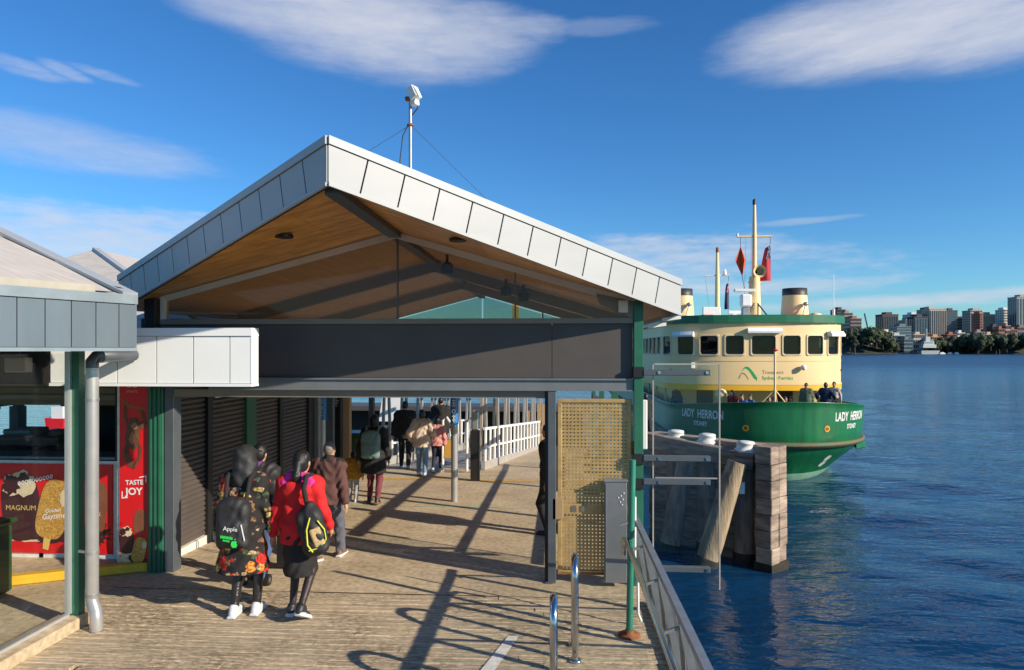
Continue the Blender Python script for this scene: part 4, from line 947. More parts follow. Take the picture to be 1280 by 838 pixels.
# ================================================================== FERRY
FX, FY, FL = 9.45, 28.0, 42.0
M.update(
 f_green=mk('ferry_green', (.009,.155,.052), .36, 0, .06, 1.3, (2.2,2.2,.35), .35, 3.0, coat=.1, col2=(.006,.10,.036), det=9),
 f_green2=mk('ferry_green_roof', (.012,.13,.06), .4, 0, .1, 1),
 f_cream=mk('ferry_cream', (.80,.58,.29), .45, 0, .05, .8, (1,1,.4), .06, 4),
 f_yellow=mk('ferry_yellow', (.80,.43,.02), .4, 0, .05, 1),
 f_mint=mk('boot_stripe', (.22,.42,.30), .5, 0, .2, 3, (1,1,.3)),
 f_rub=mk('rub_rail', (.05,.10,.055), .7, 0, .4, 2.2, (1,1,1), .4, 12, col2=(.15,.075,.03)),
 f_in=mk('ferry_interior', (.05,.032,.02), .6, 0, .2, 2),
 f_deck=mk('ferry_deck', (.09,.13,.10), .7, 0, .2, 3),
 f_frame=mk('ferry_window_frame', (.74,.58,.36), .4, 0, .04, 3),
 f_trim=mk('ferry_dark_trim', (.03,.03,.03), .5, 0, .1),
 orange=mk('orange_paint', (.62,.10,.02), .5, 0, .1, 3),
 flagred=mk('flag_red', (.42,.012,.02), .7, 0, .12, 4),
 flagor=mk('flag_orange', (.70,.085,.015), .7, 0, .1, 4),
 navy=mk('navy_print', (.015,.02,.09), .6, 0, .1, 4),
 ferrytext=mk('ferry_lettering', (.72,.74,.70), .5, 0, .02),
 logo_g=mk('logo_green', (.01,.36,.10), .45), logo_b=mk('logo_grey', (.28,.20,.13), .5))
M['f_glass'] = glassm('ferry_glass', (.30,.36,.36), .015, .0, .2, (.02,.022,.022))
fe = thing('ferry', 'green and cream double ended harbour ferry moored bow on beside the timber dolphin', 'ferry', (FX, FY, WZ))
LEV = [(WZ-.5,3.4,7.6,1.7,1.9),(WZ,3.85,6.8,1.75,1.25),(WZ+.40,3.98,6.4,1.8,.98),(-1.45,4.30,5.0,2.0,.25),(-1.05,4.34,4.7,2.05,.10),(.55,4.36,4.5,2.1,.02),(1.2,4.36,4.5,2.1,0)]
def lev(z):
    for a, b in zip(LEV, LEV[1:]):
        if z <= b[0]: t = max(0,(z-a[0])/(b[0]-a[0])); return [a[i]+(b[i]-a[i])*t for i in range(1,5)]
    return LEV[-1][1:]
def hull(a, z, off=0.0):
    B, Lb, n_, y0 = lev(z); B += off; Lb2 = Lb+off
    s, c = math.sin(a), math.cos(a)
    return Vector((FX+B*math.copysign(abs(s)**(2/n_), s), FY+y0-off+Lb2*(1-abs(c)**(2/n_)), z))
AN = [R(-90+180*k/48) for k in range(49)]
def ring(zf, off=0.0):
    bow = []
    for a in AN:
        z = zf(a) if callable(zf) else zf; bow.append(hull(a, z, off))
    st = [Vector((2*FX-p.x, 2*FY+FL-p.y, p.z)) for p in bow]
    return bow+st
sheer = lambda a: .55-.36*abs(math.sin(a))**2.2
zs_ = [WZ-.5, WZ-.05]
q = MB(); q.grid([ring(WZ-.5), ring(WZ+.0), ring(WZ+.30)], closed=True); q.build('boot_stripe', M['f_mint'], fe)
q = MB(); q.grid([ring(z) for z in np.linspace(WZ+.30,-1.3,7)], closed=True); q.build('hull', M['f_green'], fe)
q = MB(); q.grid([ring(lambda a, t=t: -1.3+(sheer(a)+1.3)*t) for t in np.linspace(0,1,7)]+[ring(lambda a: sheer(a)+.03, .03), ring(lambda a: sheer(a)+.03, -.12), ring(lambda a: sheer(a)-.05, -.09), ring(-.45,-.09)], closed=True); q.build('bulwark', M['f_green'], fe)
rub = MB(); rr_ = []
for k in range(9): an_ = 2*math.pi*k/8; rr_.append(ring(-1.2+.14*math.sin(an_), .05+.13*math.cos(an_)))
rub.grid(rr_, closed=True); rub.build('rub_rail', M['f_rub'], fe)
q = MB(); q.poly(ring(-.45,-.08)); q.build('foredeck', M['f_deck'], fe)
# arc-length mapping on the bulwark
def arcmap(z, off):
    P = [hull(R(-90+180*k/400), z, off) for k in range(401)]; S = [0]
    for a, b in zip(P, P[1:]): S.append(S[-1]+(b-a).length)
    mid = S[200]; S = np.array(S)-mid
    return S, P
def on_hull(mb, vs, fs, s0, z0, off, m=0):
    out = []
    for v in vs:
        S, P = on_hull.c.setdefault((round(z0+v[1],2),off), None) or on_hull.c.__setitem__((round(z0+v[1],2),off), arcmap(round(z0+v[1],2),off)) or on_hull.c[(round(z0+v[1],2),off)]
        s = s0+v[0]; i = int(np.clip(np.searchsorted(S, s)-1, 0, 399)); t = (s-S[i])/(S[i+1]-S[i]); p = P[i].lerp(P[i+1], t); out.append((p.x,p.y,z0+v[1]))
    mb.add(out, fs, m)
on_hull.c = {}
def subdiv_text(s, size, **kw): return text_poly(s, size, **kw)
q = MB()
for s0 in (-3.75, 3.05):
    q = MB(); vs, fs = text_poly('LADY  HERRON', .50, align='CENTER', bold=.02, sx=.62); on_hull(q, vs, fs, s0, -.22, .010)
    vs, fs = text_poly('SYDNEY', .27, align='CENTER', sx=.72, bold=.02); on_hull(q, vs, fs, s0, -.56, .010)
    q.build('name_lettering', M['ferrytext'], fe)
# hawse holes
for s0 in (-1.75, 1.55):
    vs = [(.13*math.cos(2*math.pi*k/14), .13*math.sin(2*math.pi*k/14), 0) for k in range(14)]; q = MB(); on_hull(q, vs, [tuple(range(14))], s0, -.52, .02)
    vs = [(.075*math.cos(2*math.pi*k/14), .075*math.sin(2*math.pi*k/14), 0) for k in range(14)]; on_hull(q, vs, [tuple(range(14))], s0, -.52, .035, 1); q.build('hawse_hole', [M['f_yellow'], M['rust']], fe)
# white mark on the lower bow
q = MB()
for cx, cy, r_ in ((.0,.16,.8),(.02,-.16,.8),(.13,.12,.8),(-.12,-.12,.8)):
    vs = []
    for k in range(12):
        a = 2*math.pi*k/12; x, y = .065*math.cos(a), .19*math.sin(a); vs.append((cx+x*math.cos(r_)+y*math.sin(r_)*.9, cy-x*math.sin(r_)+y*math.cos(r_), 0))
    on_hull(q, vs, [tuple(range(12))], 1.95, -1.98, .015)
q.build('bow_emblem', M['ferrytext'], fe)
# side fender
p = hull(R(66), -1.5)
q = MB(); q.prism([hull(R(50),-1.3,.02), hull(R(62),-1.3,.26), hull(R(78),-1.3,.26), hull(R(89),-1.3,.02)], (0,0,-.3)); q.build('side_sponson', M['f_green'], fe, .05)

# ---- superstructure
def outline(B, Lb, n_, y0, Ls, na=60):
    pts = [Vector((FX-B, FY+y0+Lb+Ls, 0))]
    for k in range(na+1):
        a = R(-90+180*k/na); s, c = math.sin(a), math.cos(a); pts.append(Vector((FX+B*math.copysign(abs(s)**(2/n_), s), FY+y0+Lb*(1-abs(c)**(2/n_)), 0)))
    pts.append(Vector((FX+B, FY+y0+Lb+Ls, 0)))
    S = [0]
    for a, b in zip(pts, pts[1:]): S.append(S[-1]+(b-a).length)
    return np.array(S)-S[-1]/2, pts
OS, OP = outline(4.22, 2.5, 2.5, 3.7, 29.0)
def O(s, z, off=0.0):
    i = int(np.clip(np.searchsorted(OS, s)-1, 0, len(OS)-2)); t = (s-OS[i])/(OS[i+1]-OS[i]); p = OP[i].lerp(OP[i+1], t)
    a = O.n(max(0, i)); b = O.n(min(len(OS)-1, i+1)); n_ = a.lerp(b, t)
    return Vector((p.x+n_.x*off, p.y+n_.y*off, z))
def _n(i):
    a = OP[max(0,i-1)]; b = OP[min(len(OP)-1,i+1)]; d = (b-a).normalized(); return Vector((d.y,-d.x,0))
O.n = _n
def strip(mb, s0, s1, z0, z1, off=0.0, m=0, th=0.0):
    n_ = max(1, int(abs(s1-s0)/.22)) if abs(s0) < 6.5 and abs(s1) < 6.5 else max(1, int(abs(s1-s0)/.5))
    ss = np.linspace(s0, s1, n_+1)
    mb.grid([[O(s,z0,off) for s in ss], [O(s,z1,off) for s in ss]][::1], m, True)
SE = float(OS[-1])-.1
wins = [(0,.58),(1.28,.45),(-1.28,.45),(2.42,.45),(-2.42,.45),(3.52,.44),(-3.52,.44),(4.75,.44),(-4.75,.44)]
s_ = 6.3
while s_ < SE-1: wins += [(s_,.55),(-s_,.55)]; s_ += 1.5
wins.sort()
ZB, ZY, ZC, ZW0, ZW1, ZR0, ZR1 = .82, 1.10, 1.25, 2.42, 3.38, 3.92, 4.28
q = MB(); strip(q, -SE, SE, ZB, ZY, .03); q.build('yellow_band', M['f_yellow'], fe)
q = MB(); strip(q, -SE, SE, ZY, ZW0); strip(q, -SE, SE, ZW1, ZR0)
edge = [-SE]
for c, h in wins: edge += [c-h, c+h]
edge.append(SE)
for a, b in zip(edge[::2], edge[1::2]): strip(q, a, b, ZW0, ZW1)
q.build('upper_wall', M['f_cream'], fe)
q = MB(); strip(q, -SE, SE, ZY-.02, ZY+.03, .045); strip(q,-SE,SE,2.16,2.20,.02); q.build('belt_moulding', M['f_cream'], fe)
def rrect(c, h, z0, z1, r_, off, n_=5):
    o = []
    for cx, cz, a0 in ((c+h-r_,z1-r_,0),(c-h+r_,z1-r_,90),(c-h+r_,z0+r_,180),(c+h-r_,z0+r_,270)):
        for k in range(n_+1): a = R(a0+90*k/n_); o.append(O(cx+r_*math.cos(a), cz+r_*math.sin(a), off))
    return o
for c, h in wins:
    if abs(c) > 14: 
        if c < 0: continue
    fr = MB(); rows = [rrect(c,h+.005,ZW0-.005,ZW1+.005,.02,.0), rrect(c,h-.0,ZW0,ZW1,.10,.035), rrect(c,h-.05,ZW0+.05,ZW1-.05,.12,.035), rrect(c,h-.05,ZW0+.05,ZW1-.05,.12,-.06)]
    fr.grid(rows, closed=True, sm=False); fo = fr.build('window', M['f_frame'], fe)
    gl = MB(); gl.poly(rrect(c,h-.052,ZW0+.052,ZW1-.052,.12,-.04)); gl.build('pane', M['f_glass'], fo)
    gk = MB(); gk.grid([rrect(c,h-.052,ZW0+.052,ZW1-.052,.12,-.03), rrect(c,h-.085,ZW0+.085,ZW1-.085,.10,-.03)], closed=True, sm=False); gk.build('gasket', M['f_trim'], fo)
# wheelhouse inside
q = MB(); q.box(FX-3.9,FX+3.9,FY+7.5,FY+7.6,ZW0-.6,ZR0); q.build('cabin_bulkhead', M['f_in'], fe)
MB().box(FX-4.0,FX+4.0,FY+5.0,FY+34,ZW0-.75,ZW0-.65).build('upper_floor', M['f_in'], fe)
MB().box(FX-1.3,FX+1.3,FY+4.35,FY+5.0,1.7,2.62).build('helm_console', M['f_trim'], fe)
for sx in (-2.2,-.9,1.3): MB().box(FX+sx,FX+sx+.5,FY+6.0,FY+6.5,1.7,2.9).build('cabin_seat', M['f_in'], fe)
MB().lathe((FX-.5,FY+5.2,1.7), [(.2,0),(.22,.9),(.1,1.1),(.13,1.25),(.1,1.42)], 10).build('helmsman_shape', M['f_trim'], fe) if False else None
# soffit under the upper deck, roof
q = MB(); q.poly([O(s,ZB,.0) for s in np.linspace(-SE,SE,90)]); q.build('deckhead', M['f_cream'], fe)
q = MB()
ss = np.linspace(-SE,SE,110); q.grid([[O(s,ZR0,.02) for s in ss],[O(s,ZR0,.16) for s in ss],[O(s,ZR1,.16) for s in ss],[O(s,ZR1,.05) for s in ss],[O(s,ZR1-.03,.0) for s in ss]], sm=False); q.build('roof_edge', M['f_green2'], fe); [setattr(p_, 'use_smooth', True) for p_ in []]
q = MB(); q.poly([O(s,ZR1-.04,.04) for s in ss]); q.build('roof', M['offwhite'], fe)
# window awnings
for c, h, dz in ((0,.75,.02),(3.55,.48,-.12),(-3.55,.48,-.12)):
    q = MB(); rows = []
    for s in np.linspace(c-h,c+h,6): rows.append([O(s,3.64+dz,.01),O(s,3.66+dz,.22),O(s,3.50+dz,.32),O(s,3.42+dz,.30),O(s,3.42+dz,.02)])
    q.grid(rows, sm=False, closed=True); q.poly(rows[0]); q.poly(rows[-1][::-1]); q.build('window_awning', M['white'], fe)
# lower cabin
q = MB(); y5 = FY+6.2
q.box(FX-3.3,FX+3.3,y5,y5+.1,-.45,ZB-.02); q.box(FX-3.3,FX-3.2,y5+.1,FY+36,-.45,ZB-.02); q.box(FX+3.2,FX+3.3,y5+.1,FY+36,-.45,ZB-.02); q.build('lower_cabin', M['f_cream'], fe)
for x in (-2.1,1.75): MB().box(FX+x-.4,FX+x+.4,y5-.03,y5-.001,-.44,.72).build('cabin_door', M['f_in'], fe, .03)
for x in (-3.9,3.9):
    for y in (7,10,13): MB().tube([(FX+x,FY+y,-.45),(FX+x,FY+y,ZB)], .05, 8).build('stanchion', M['f_cream'], fe)
MB().lathe((FX-2.2,FY+2.45,-.45), [(.12,0),(.12,.9),(.2,1.0),(.28,1.15),(.2,1.35),(.05,1.42)], 14).build('deck_ventilator', M['f_cream'], fe)
# floodlight and sign on the front
p = O(1.75, 1.85, .12); MB().lathe((p.x,p.y-.05,p.z-.1), [(.05,0),(.12,.05),(.13,.2),(.06,.24)], 12).build('floodlight', M['white'], fe)
p = O(-3.15, 1.95, .06); MB().box(p.x-.09,p.x+.09,p.y-.12,p.y,p.z-.14,p.z+.14).build('junction_box', M['white'], fe, .02)
# logo and lettering
q = MB()
def on_front(mb, vs, fs, s0, z0, off=.006, m=0): mb.add([O(s0+v[0], z0+v[1], off) for v in vs], fs, m)
outer = [(-.33+.85*t, .42*math.sin(math.pi*min(1,t*1.0))**.7 if t < .55 else .42*math.cos((t-.55)/.45*math.pi/2)**.8) for t in np.linspace(0,1,17)]
vs = []; fs = []
for i, t in enumerate(np.linspace(0,1,17)):
    x = -.42+.62*t+.14*t*t; zo = .52*math.sin(math.pi*t**.8)+.02; wd = .03+.2*t**1.2
    vs += [(x,zo,0),(x-.02,zo-wd*(1 if t<.9 else .6),0)]
fs = [(2*i,2*i+1,2*i+3,2*i+2) for i in range(16)]
on_front(q, vs, fs, -.62, 1.38)
vs, fs = text_poly('Sydney Ferries', .24, sx=1.0); on_front(q, vs, fs, -.08, 1.32)
q.build('company_logo', M['logo_g'], fe)
q = MB(); vs, fs = text_poly('Transport', .24, sx=1.0); on_front(q, vs, fs, -.08, 1.58); 
vs = []; fs = []
for i, t in enumerate(np.linspace(0,1,9)): x = -.5+.45*t; zo = .28*math.sin(math.pi*t**.9); vs += [(x,zo,0),(x,zo-.035-.03*t,0)]
fs = [(2*i,2*i+1,2*i+3,2*i+2) for i in range(8)]; on_front(q, vs, fs, -.62, 1.36); q.build('company_lettering', M['logo_b'], fe)
# jackstaff
jx, jy = FX-.25, FY+1.3
MB().tube([(jx,jy,-.45),(jx,jy,2.62)], .045, 10).build('jackstaff', M['f_cream'], fe)
MB().lathe((jx,jy,2.62), [(.06,0),(.13,.02),(.13,.07),(.05,.1)], 12).build('staff_cap', M['flagred'], fe)
for dx, dy in ((-1.1,.3),(-.75,1.2),(.55,1.2),(1.0,.2)): MB().tube([(jx,jy,1.0),(jx+dx,jy+dy,-.2)], .03, 8).build('staff_brace', M['f_cream'], fe)
# mast
mx_, my_ = FX+.02, FY+5.2
MB().lathe((mx_,my_,ZR1-.1), [(.30,0),(.25,1.9),(.24,2.0)], 16).build('mast_base', M['f_cream'], fe)
MB().lathe((mx_,my_,ZR1+1.85), [(.12,0),(.09,2.6),(.07,3.5)], 12).build('mast', M['f_cream'], fe)
MB().lathe((mx_,my_,ZR1+5.34), [(.09,0),(.09,.2),(.04,.28)], 10).build('mast_light', M['f_trim'], fe)
MB().tube([(mx_-.80,my_,8.1),(mx_+.80,my_,8.1)], .045, 8).build('yard', M['f_cream'], fe)
MB().tube([(mx_-.8,my_,8.1),(mx_-.8,my_,8.25)], .05, 8).build('yard_light', M['white'], fe)
q = MB(); q.tube([(mx_+.1,my_+.1,6.38),(mx_+.1,my_-.25,6.38),(mx_+.1,my_-.45,6.38),(mx_+.1,my_-.55,6.38)], [.09,.12,.2,.30], 18, cap=False); q.build('horn', M['f_cream'], fe)
MB().tube([(mx_+.1,my_-.1,6.38),(mx_+.1,my_-.5,6.38)], [.05,.13], 12).build('horn_throat', M['f_trim'], fe)
MB().box(mx_-1.05,mx_-.1,my_-.5,my_-.25,5.42,5.56).build('radar_scanner', M['offwhite'], fe, .02)
MB().box(mx_-.75,mx_-.28,my_-.6,my_-.15,4.72,5.3).build('radar_pedestal', M['white'], fe, .06)
MB().box(mx_-.7,mx_-.35,my_-.5,my_-.2,ZR1-.05,4.7).build('searchlight_stand', M['galv'], fe, .04)
for dx in (-.55,.5): MB().tube([(mx_,my_-.2,5.0),(mx_+dx,my_-.5,ZR1-.05)], .035, 8).build('mast_stay', M['f_trim'], fe)
for dx in (-.4,-.15): MB().tube([(mx_+dx,my_,8.1),(mx_+dx*1.3,my_-.1,4.4)], .006, 5).build('halyard', M['galv_dark'], fe)
MB().tube([(mx_-.3,my_-.02,5.9),(mx_+.35,my_-.02,5.9)], .03, 6).build('spreader', M['f_cream'], fe)
# second mast, further aft
m2y = my_+7.4
MB().lathe((FX,m2y,ZR1-.1), [(.16,0),(.13,2.5),(.08,4.25)], 12).build('aft_mast', M['f_cream'], fe)
MB().lathe((FX,m2y,ZR1+4.1), [(.09,0),(.09,.25),(.04,.32)], 8).build('mast_light', M['rust'], fe)
MB().tube([(FX-.75,m2y,7.02),(FX+.7,m2y,7.05)], .035, 8).build('yard', M['f_cream'], fe)
MB().lathe((FX+.42,m2y,7.08), [(.1,0),(.12,.15),(.05,.32)], 10).build('yard_light', M['white'], fe)
MB().box(FX-1.0,FX+.0,m2y-.8,m2y-.6,ZR1,5.15).build('roof_locker', M['offwhite'], fe, .03)
MB().tube([(FX-.7,m2y,7.0),(FX-.45,m2y-.1,4.5)], .008, 5).build('halyard', M['galv_dark'], fe)
MB().box(FX+.55,FX+1.6,m2y-.4,m2y-.2,4.75,4.95).build('radar_scanner', M['white'], fe, .03)
MB().box(FX+.75,FX+1.0,m2y-.45,m2y-.15,ZR1,4.75).build('radar_pedestal', M['white'], fe, .03)
# funnels
for sx in (-2.95, 2.85):
    f_ = MB(); c = (FX+sx,FY+8.0,ZR1-.1); f_.lathe(c, [(.70,0),(.60,1.32)], 22); fo = f_.build('funnel', M['f_cream'], fe)
    MB().lathe((c[0],c[1],c[2]+1.3), [(.61,0),(.60,.36),(.52,.36),(.5,.2)], 22).build('funnel_top', M['f_trim'], fo)
    MB().tube([(c[0]+.05,c[1]-.95,ZR1),(c[0]+.28,c[1]-.75,4.95)], .03, 8).build('exhaust_pipe', M['galv'], fo)
    MB().lathe((c[0]+.28,c[1]-.78,4.9), [(.05,0),(.14,.05),(.14,.14),(.05,.2)], 10).build('cowl', M['galv'], fo)
for x0, x1, y in ((-2.2,-1.6,6.5),(-3.9,-3.3,6.9),(1.2,2.1,7),(2.3,3.4,6.9)): MB().box(FX+x0,FX+x1,FY+y,FY+y+.5,ZR1-.1,ZR1+.16).build('liferaft_box', M['orange'], fe, .03)
MB().box(FX-3.6,FX+3.4,FY+6.0,FY+6.2,ZR1-.1,ZR1+.09).build('roof_rail', M['orange'], fe)
MB().lathe((FX+3.0,FY+5.6,ZR1-.1), [(.25,0),(.28,.22),(.1,.28)], 12).build('roof_vent', M['f_cream'], fe)
ap_ = atd(1042,393,33.5); MB().tube([(ap_.x,ap_.y,ZR1-.1),(ap_.x,ap_.y,4.7)], .07, 8).build('aerial_base', M['offwhite'], fe); MB().tube([(ap_.x,ap_.y,4.7),(ap_.x,ap_.y,6.4)], .018, 6).build('whip_aerial', M['white'], fe)
# flags (things of their own, hung from the yards)
fl = thing('flag', 'orange red diamond signal shape hanging from the left end of the yard', 'flag', (mx_-.66,my_,7.0))
c = Vector((mx_-.66,my_-.02,0)); q = MB()
for an_ in (.35, 1.9): q.prism([c+Vector((0,0,7.62)), c+Vector((.30*math.cos(an_),.30*math.sin(an_),6.95)), c+Vector((.08,0,6.2)), c-Vector((.30*math.cos(an_),.30*math.sin(an_),-6.95))], (.008,-.008,0))
q.build('diamond_cloth', M['flagor'], fl)
MB().tube([c+Vector((0,0,8.1)),c+Vector((0,0,7.6))], .012, 6).build('lanyard', M['f_trim'], fl); MB().tube([c+Vector((.08,0,6.2)),c+Vector((.2,0,5.5))], .012, 6).build('lanyard', M['f_trim'], fl)
def ensign(name, label, x, y, z, w_, h, mt, canton):
    f_ = thing(name, label, 'flag', (x,y,z)); q = MB(); rows = []; rc = []
    for i in range(12):
        t = i/11; row = []
        for k in range(9):
            u = k/8; row.append(Vector((x-w_*u*(.35+.65*t)+.03*math.sin(5*u+2*t), y+.10*math.sin(7*u+t*3)*(.3+u), z-h*t-.18*u*(1-t))))
        rows.append(row)
    q.grid(rows); q.build('flag_cloth', mt, f_)
    q = MB(); q.grid([[p+Vector((0,-.012,0)) for p in r_[:6]] for r_ in rows[:5]]); q.build('flag_canton', canton, f_)
    q = MB()
    for r0_, r1_ in ((0,4),(4,0)): a = rows[r0_][0]+Vector((0,-.03,0)); b = rows[r1_][5]+Vector((0,-.03,0)); q.bar(a,b,.03,.005)
    a = rows[2][0]+Vector((0,-.03,0)); b = rows[2][5]+Vector((0,-.03,0)); q.bar(a,b,.03,.005); q.build('flag_cross', M['text_w'], f_)
    MB().tube([(x,y,z+.35),(x,y,z)], .012, 6).build('lanyard', M['f_trim'], f_)
ensign('flag', 'red ensign hanging limp from the right end of the yard', mx_+.74, my_, 7.72, .55, 1.75, M['flagred'], M['navy'])
ensign('flag', 'narrow dark flag hanging from the aft mast of the ferry', FX+.65, m2y, 6.7, .28, 1.65, M['navy'], M['flagred'])
# ================================================================== PEOPLE (signed distance fields -> one continuous skin)
def surf(prims, h, cutz=None, fold=0.0, seed=0):
    "prims: dicts(t,a,b,r0,r1,k,m,sy) -> verts, quads, material index; smooth-blended surface nets"
    lo = np.full(3, 1e9); hi = -lo
    def bounds(p):
        if p['t'] == 'c': r = max(p['r0'],p['r1'])*max(1,p.get('sy',1),p.get('sx',1)); P = np.array([p['a'],p['b']]); return P.min(0)-r, P.max(0)+r
        if p['t'] == 'e': r = np.array([max(p['r'])]*3); c = np.array(p['a']); return c-r, c+r
        c = np.array(p['a']); r = np.array([np.linalg.norm(p['r'])+p['rad']]*3); return c-r, c+r
    bs = [bounds(p) for p in prims]
    for a, b in bs: lo = np.minimum(lo, a); hi = np.maximum(hi, b)
    lo -= 4*h+.03; hi += 4*h+.03; n = np.ceil((hi-lo)/h).astype(int)+1
    Fd = np.full(n, 1.0, np.float32); Mt = np.zeros(n, np.int8); BD = np.full(n, 9.0, np.float32)
    ax = [lo[i]+h*np.arange(n[i]) for i in range(3)]
    for p, (a, b) in zip(prims, bs):
        k = p.get('k', .03); mg = k+3*h
        i0 = np.maximum(0, np.floor((a-mg-lo)/h).astype(int)); i1 = np.minimum(n, np.ceil((b+mg-lo)/h).astype(int)+1)
        X = ax[0][i0[0]:i1[0], None, None]; Y = ax[1][None, i0[1]:i1[1], None]; Z = ax[2][None, None, i0[2]:i1[2]]
        if p['t'] == 'c':
            A = np.array(p['a'], float); B = np.array(p['b'], float); d = B-A; dd = max(1e-9, d@d); sy = p.get('sy', 1.0); sx = p.get('sx', 1.0)
            t = np.clip(((X-A[0])*d[0]+(Y-A[1])*d[1]+(Z-A[2])*d[2])/dd, 0, 1)
            q = np.sqrt(((X-A[0]-t*d[0])/sx)**2+((Y-A[1]-t*d[1])/sy)**2+(Z-A[2]-t*d[2])**2)
            D = (q-(p['r0']+(p['r1']-p['r0'])*t))*min(1.0, sy, sx)
        elif p['t'] == 'e':
            c = p['a']; r = p['r']; x, y, z = X-c[0], Y-c[1], Z-c[2]; ry = p.get('rx', 0)
            if ry: y, z = y*math.cos(ry)+z*math.sin(ry), -y*math.sin(ry)+z*math.cos(ry)
            rz = p.get('rz', 0)
            if rz: x, y = x*math.cos(rz)+y*math.sin(rz), -x*math.sin(rz)+y*math.cos(rz)
            k0 = np.sqrt((x/r[0])**2+(y/r[1])**2+(z/r[2])**2); k1 = np.sqrt((x/r[0]**2)**2+(y/r[1]**2)**2+(z/r[2]**2)**2)
            D = k0*(k0-1)/np.maximum(k1, 1e-6)
        else:
            c = p['a']; r = p['r']; x, y, z = X-c[0], Y-c[1], Z-c[2]; rz = p.get('rz', 0); rx = p.get('rx', 0); ry = p.get('ry', 0)
            if rz: x, y = x*math.cos(rz)+y*math.sin(rz), -x*math.sin(rz)+y*math.cos(rz)
            if rx: y, z = y*math.cos(rx)+z*math.sin(rx), -y*math.sin(rx)+z*math.cos(rx)
            if ry: x, z = x*math.cos(ry)+z*math.sin(ry), -x*math.sin(ry)+z*math.cos(ry)
            rad = p['rad']; qx, qy, qz = np.abs(x)-r[0]+rad, np.abs(y)-r[1]+rad, np.abs(z)-r[2]+rad
            D = np.sqrt(np.maximum(qx,0)**2+np.maximum(qy,0)**2+np.maximum(qz,0)**2)+np.minimum(np.maximum(qx,np.maximum(qy,qz)),0)-rad
        sl_ = (slice(i0[0],i1[0]), slice(i0[1],i1[1]), slice(i0[2],i1[2]))
        D = np.broadcast_to(D, Fd[sl_].shape).astype(np.float32); old = Fd[sl_]; hh = np.clip(.5+.5*(old-D)/k, 0, 1)
        Fd[sl_] = old*(1-hh)+D*hh-k*hh*(1-hh)
        bd = BD[sl_]; up = D < bd; Mt[sl_] = np.where(up, p.get('m', 0), Mt[sl_]); BD[sl_] = np.where(up, D, bd)
    if fold:
        X, Y, Z = ax[0][:,None,None], ax[1][None,:,None], ax[2][None,None,:]
        s = seed*1.7
        w = np.sin(19*Z+9*X+4*np.sin(11*X+s)+3*np.sin(8*Y+s)+s)*np.sin(13*X-7*Z+2*np.sin(14*Z+s))+.6*np.sin(37*Z-21*X+3*np.sin(17*X+9*Y+s))
        Fd += (fold*w).astype(np.float32)
    if cutz is not None: Fd = np.maximum(Fd, (cutz-ax[2][None,None,:]).astype(np.float32))
    S = Fd < 0
    c = np.zeros(n-1, np.int8); V = np.zeros((*(n-1), 3), np.float32); W = np.zeros(n-1, np.float32)
    sub = lambda A, o: A[o[0]:n[0]-1+o[0], o[1]:n[1]-1+o[1], o[2]:n[2]-1+o[2]]
    cor = [(i,j,k) for i in (0,1) for j in (0,1) for k in (0,1)]
    cnt = sum(sub(S, o).astype(np.int8) for o in cor); act = (cnt > 0) & (cnt < 8)
    idx = np.argwhere(act); vid = np.full(n-1, -1, np.int64); vid[act] = np.arange(len(idx))
    acc = np.zeros((len(idx), 3)); wt = np.zeros(len(idx))
    for a in cor:
        for d in range(3):
            if a[d]: continue
            b = list(a); b[d] = 1
            fa = Fd[idx[:,0]+a[0], idx[:,1]+a[1], idx[:,2]+a[2]]; fb = Fd[idx[:,0]+b[0], idx[:,1]+b[1], idx[:,2]+b[2]]
            mk_ = (fa < 0) != (fb < 0); t = np.where(mk_, fa/np.where(mk_, fa-fb, 1), 0)
            P = np.array(a, float)[None].repeat(len(idx), 0); P[:, d] = t; acc += P*mk_[:, None]; wt += mk_
    P = lo+h*(idx+acc/wt[:, None]); mats_v = Mt[idx[:,0], idx[:,1], idx[:,2]]
    quads = []
    for d in range(3):
        e = [1, 2, 0][d], [2, 0, 1][d]
        s0 = [slice(1, n[i]-1) for i in range(3)]; s0[d] = slice(0, n[d]-1); s1 = list(s0); s1[d] = slice(1, n[d])
        A = S[tuple(s0)]; B = S[tuple(s1)]; ch = np.argwhere(A != B)
        if not len(ch): continue
        base = ch.copy(); 
        for i in range(3):
            if i != d: base[:, i] += 1
        ins = S[base[:,0], base[:,1], base[:,2]]
        u = np.zeros(3, int); u[e[0]] = 1; v = np.zeros(3, int); v[e[1]] = 1
        g = lambda o: vid[base[:,0]-o[0], base[:,1]-o[1], base[:,2]-o[2]]
        Q = np.stack([g(u+v), g(v), g(0*u), g(u)], -1); Q[~ins] = Q[~ins][:, ::-1]
        quads.append(Q)
    Q = np.concatenate(quads); Q = Q[(Q >= 0).all(1)]
    return P, Q, mats_v[Q[:, 0]]
def skin(name, prims, h, mats, parent, scale=1.0, smooth=True, **kw):
    P, Q, mi = surf(prims, h, **kw); P = P*scale
    me = bpy.data.meshes.new(name); me.vertices.add(len(P)); me.vertices.foreach_set('co', P.astype(np.float32).ravel())
    me.loops.add(Q.size); me.loops.foreach_set('vertex_index', Q.astype(np.int32).ravel()); me.polygons.add(len(Q)); me.polygons.foreach_set('loop_start', np.arange(0, Q.size, 4, dtype=np.int32))
    me.update(calc_edges=True); 
    if not isinstance(mats, (list, tuple)): mats = [mats]
    for m_ in mats: me.materials.append(m_)
    me.polygons.foreach_set('material_index', mi.astype(np.int32)); me.polygons.foreach_set('use_smooth', np.ones(len(Q), bool)); me.validate()
    o = bpy.data.objects.new(name, me); COL.objects.link(o); o.parent = parent; return o
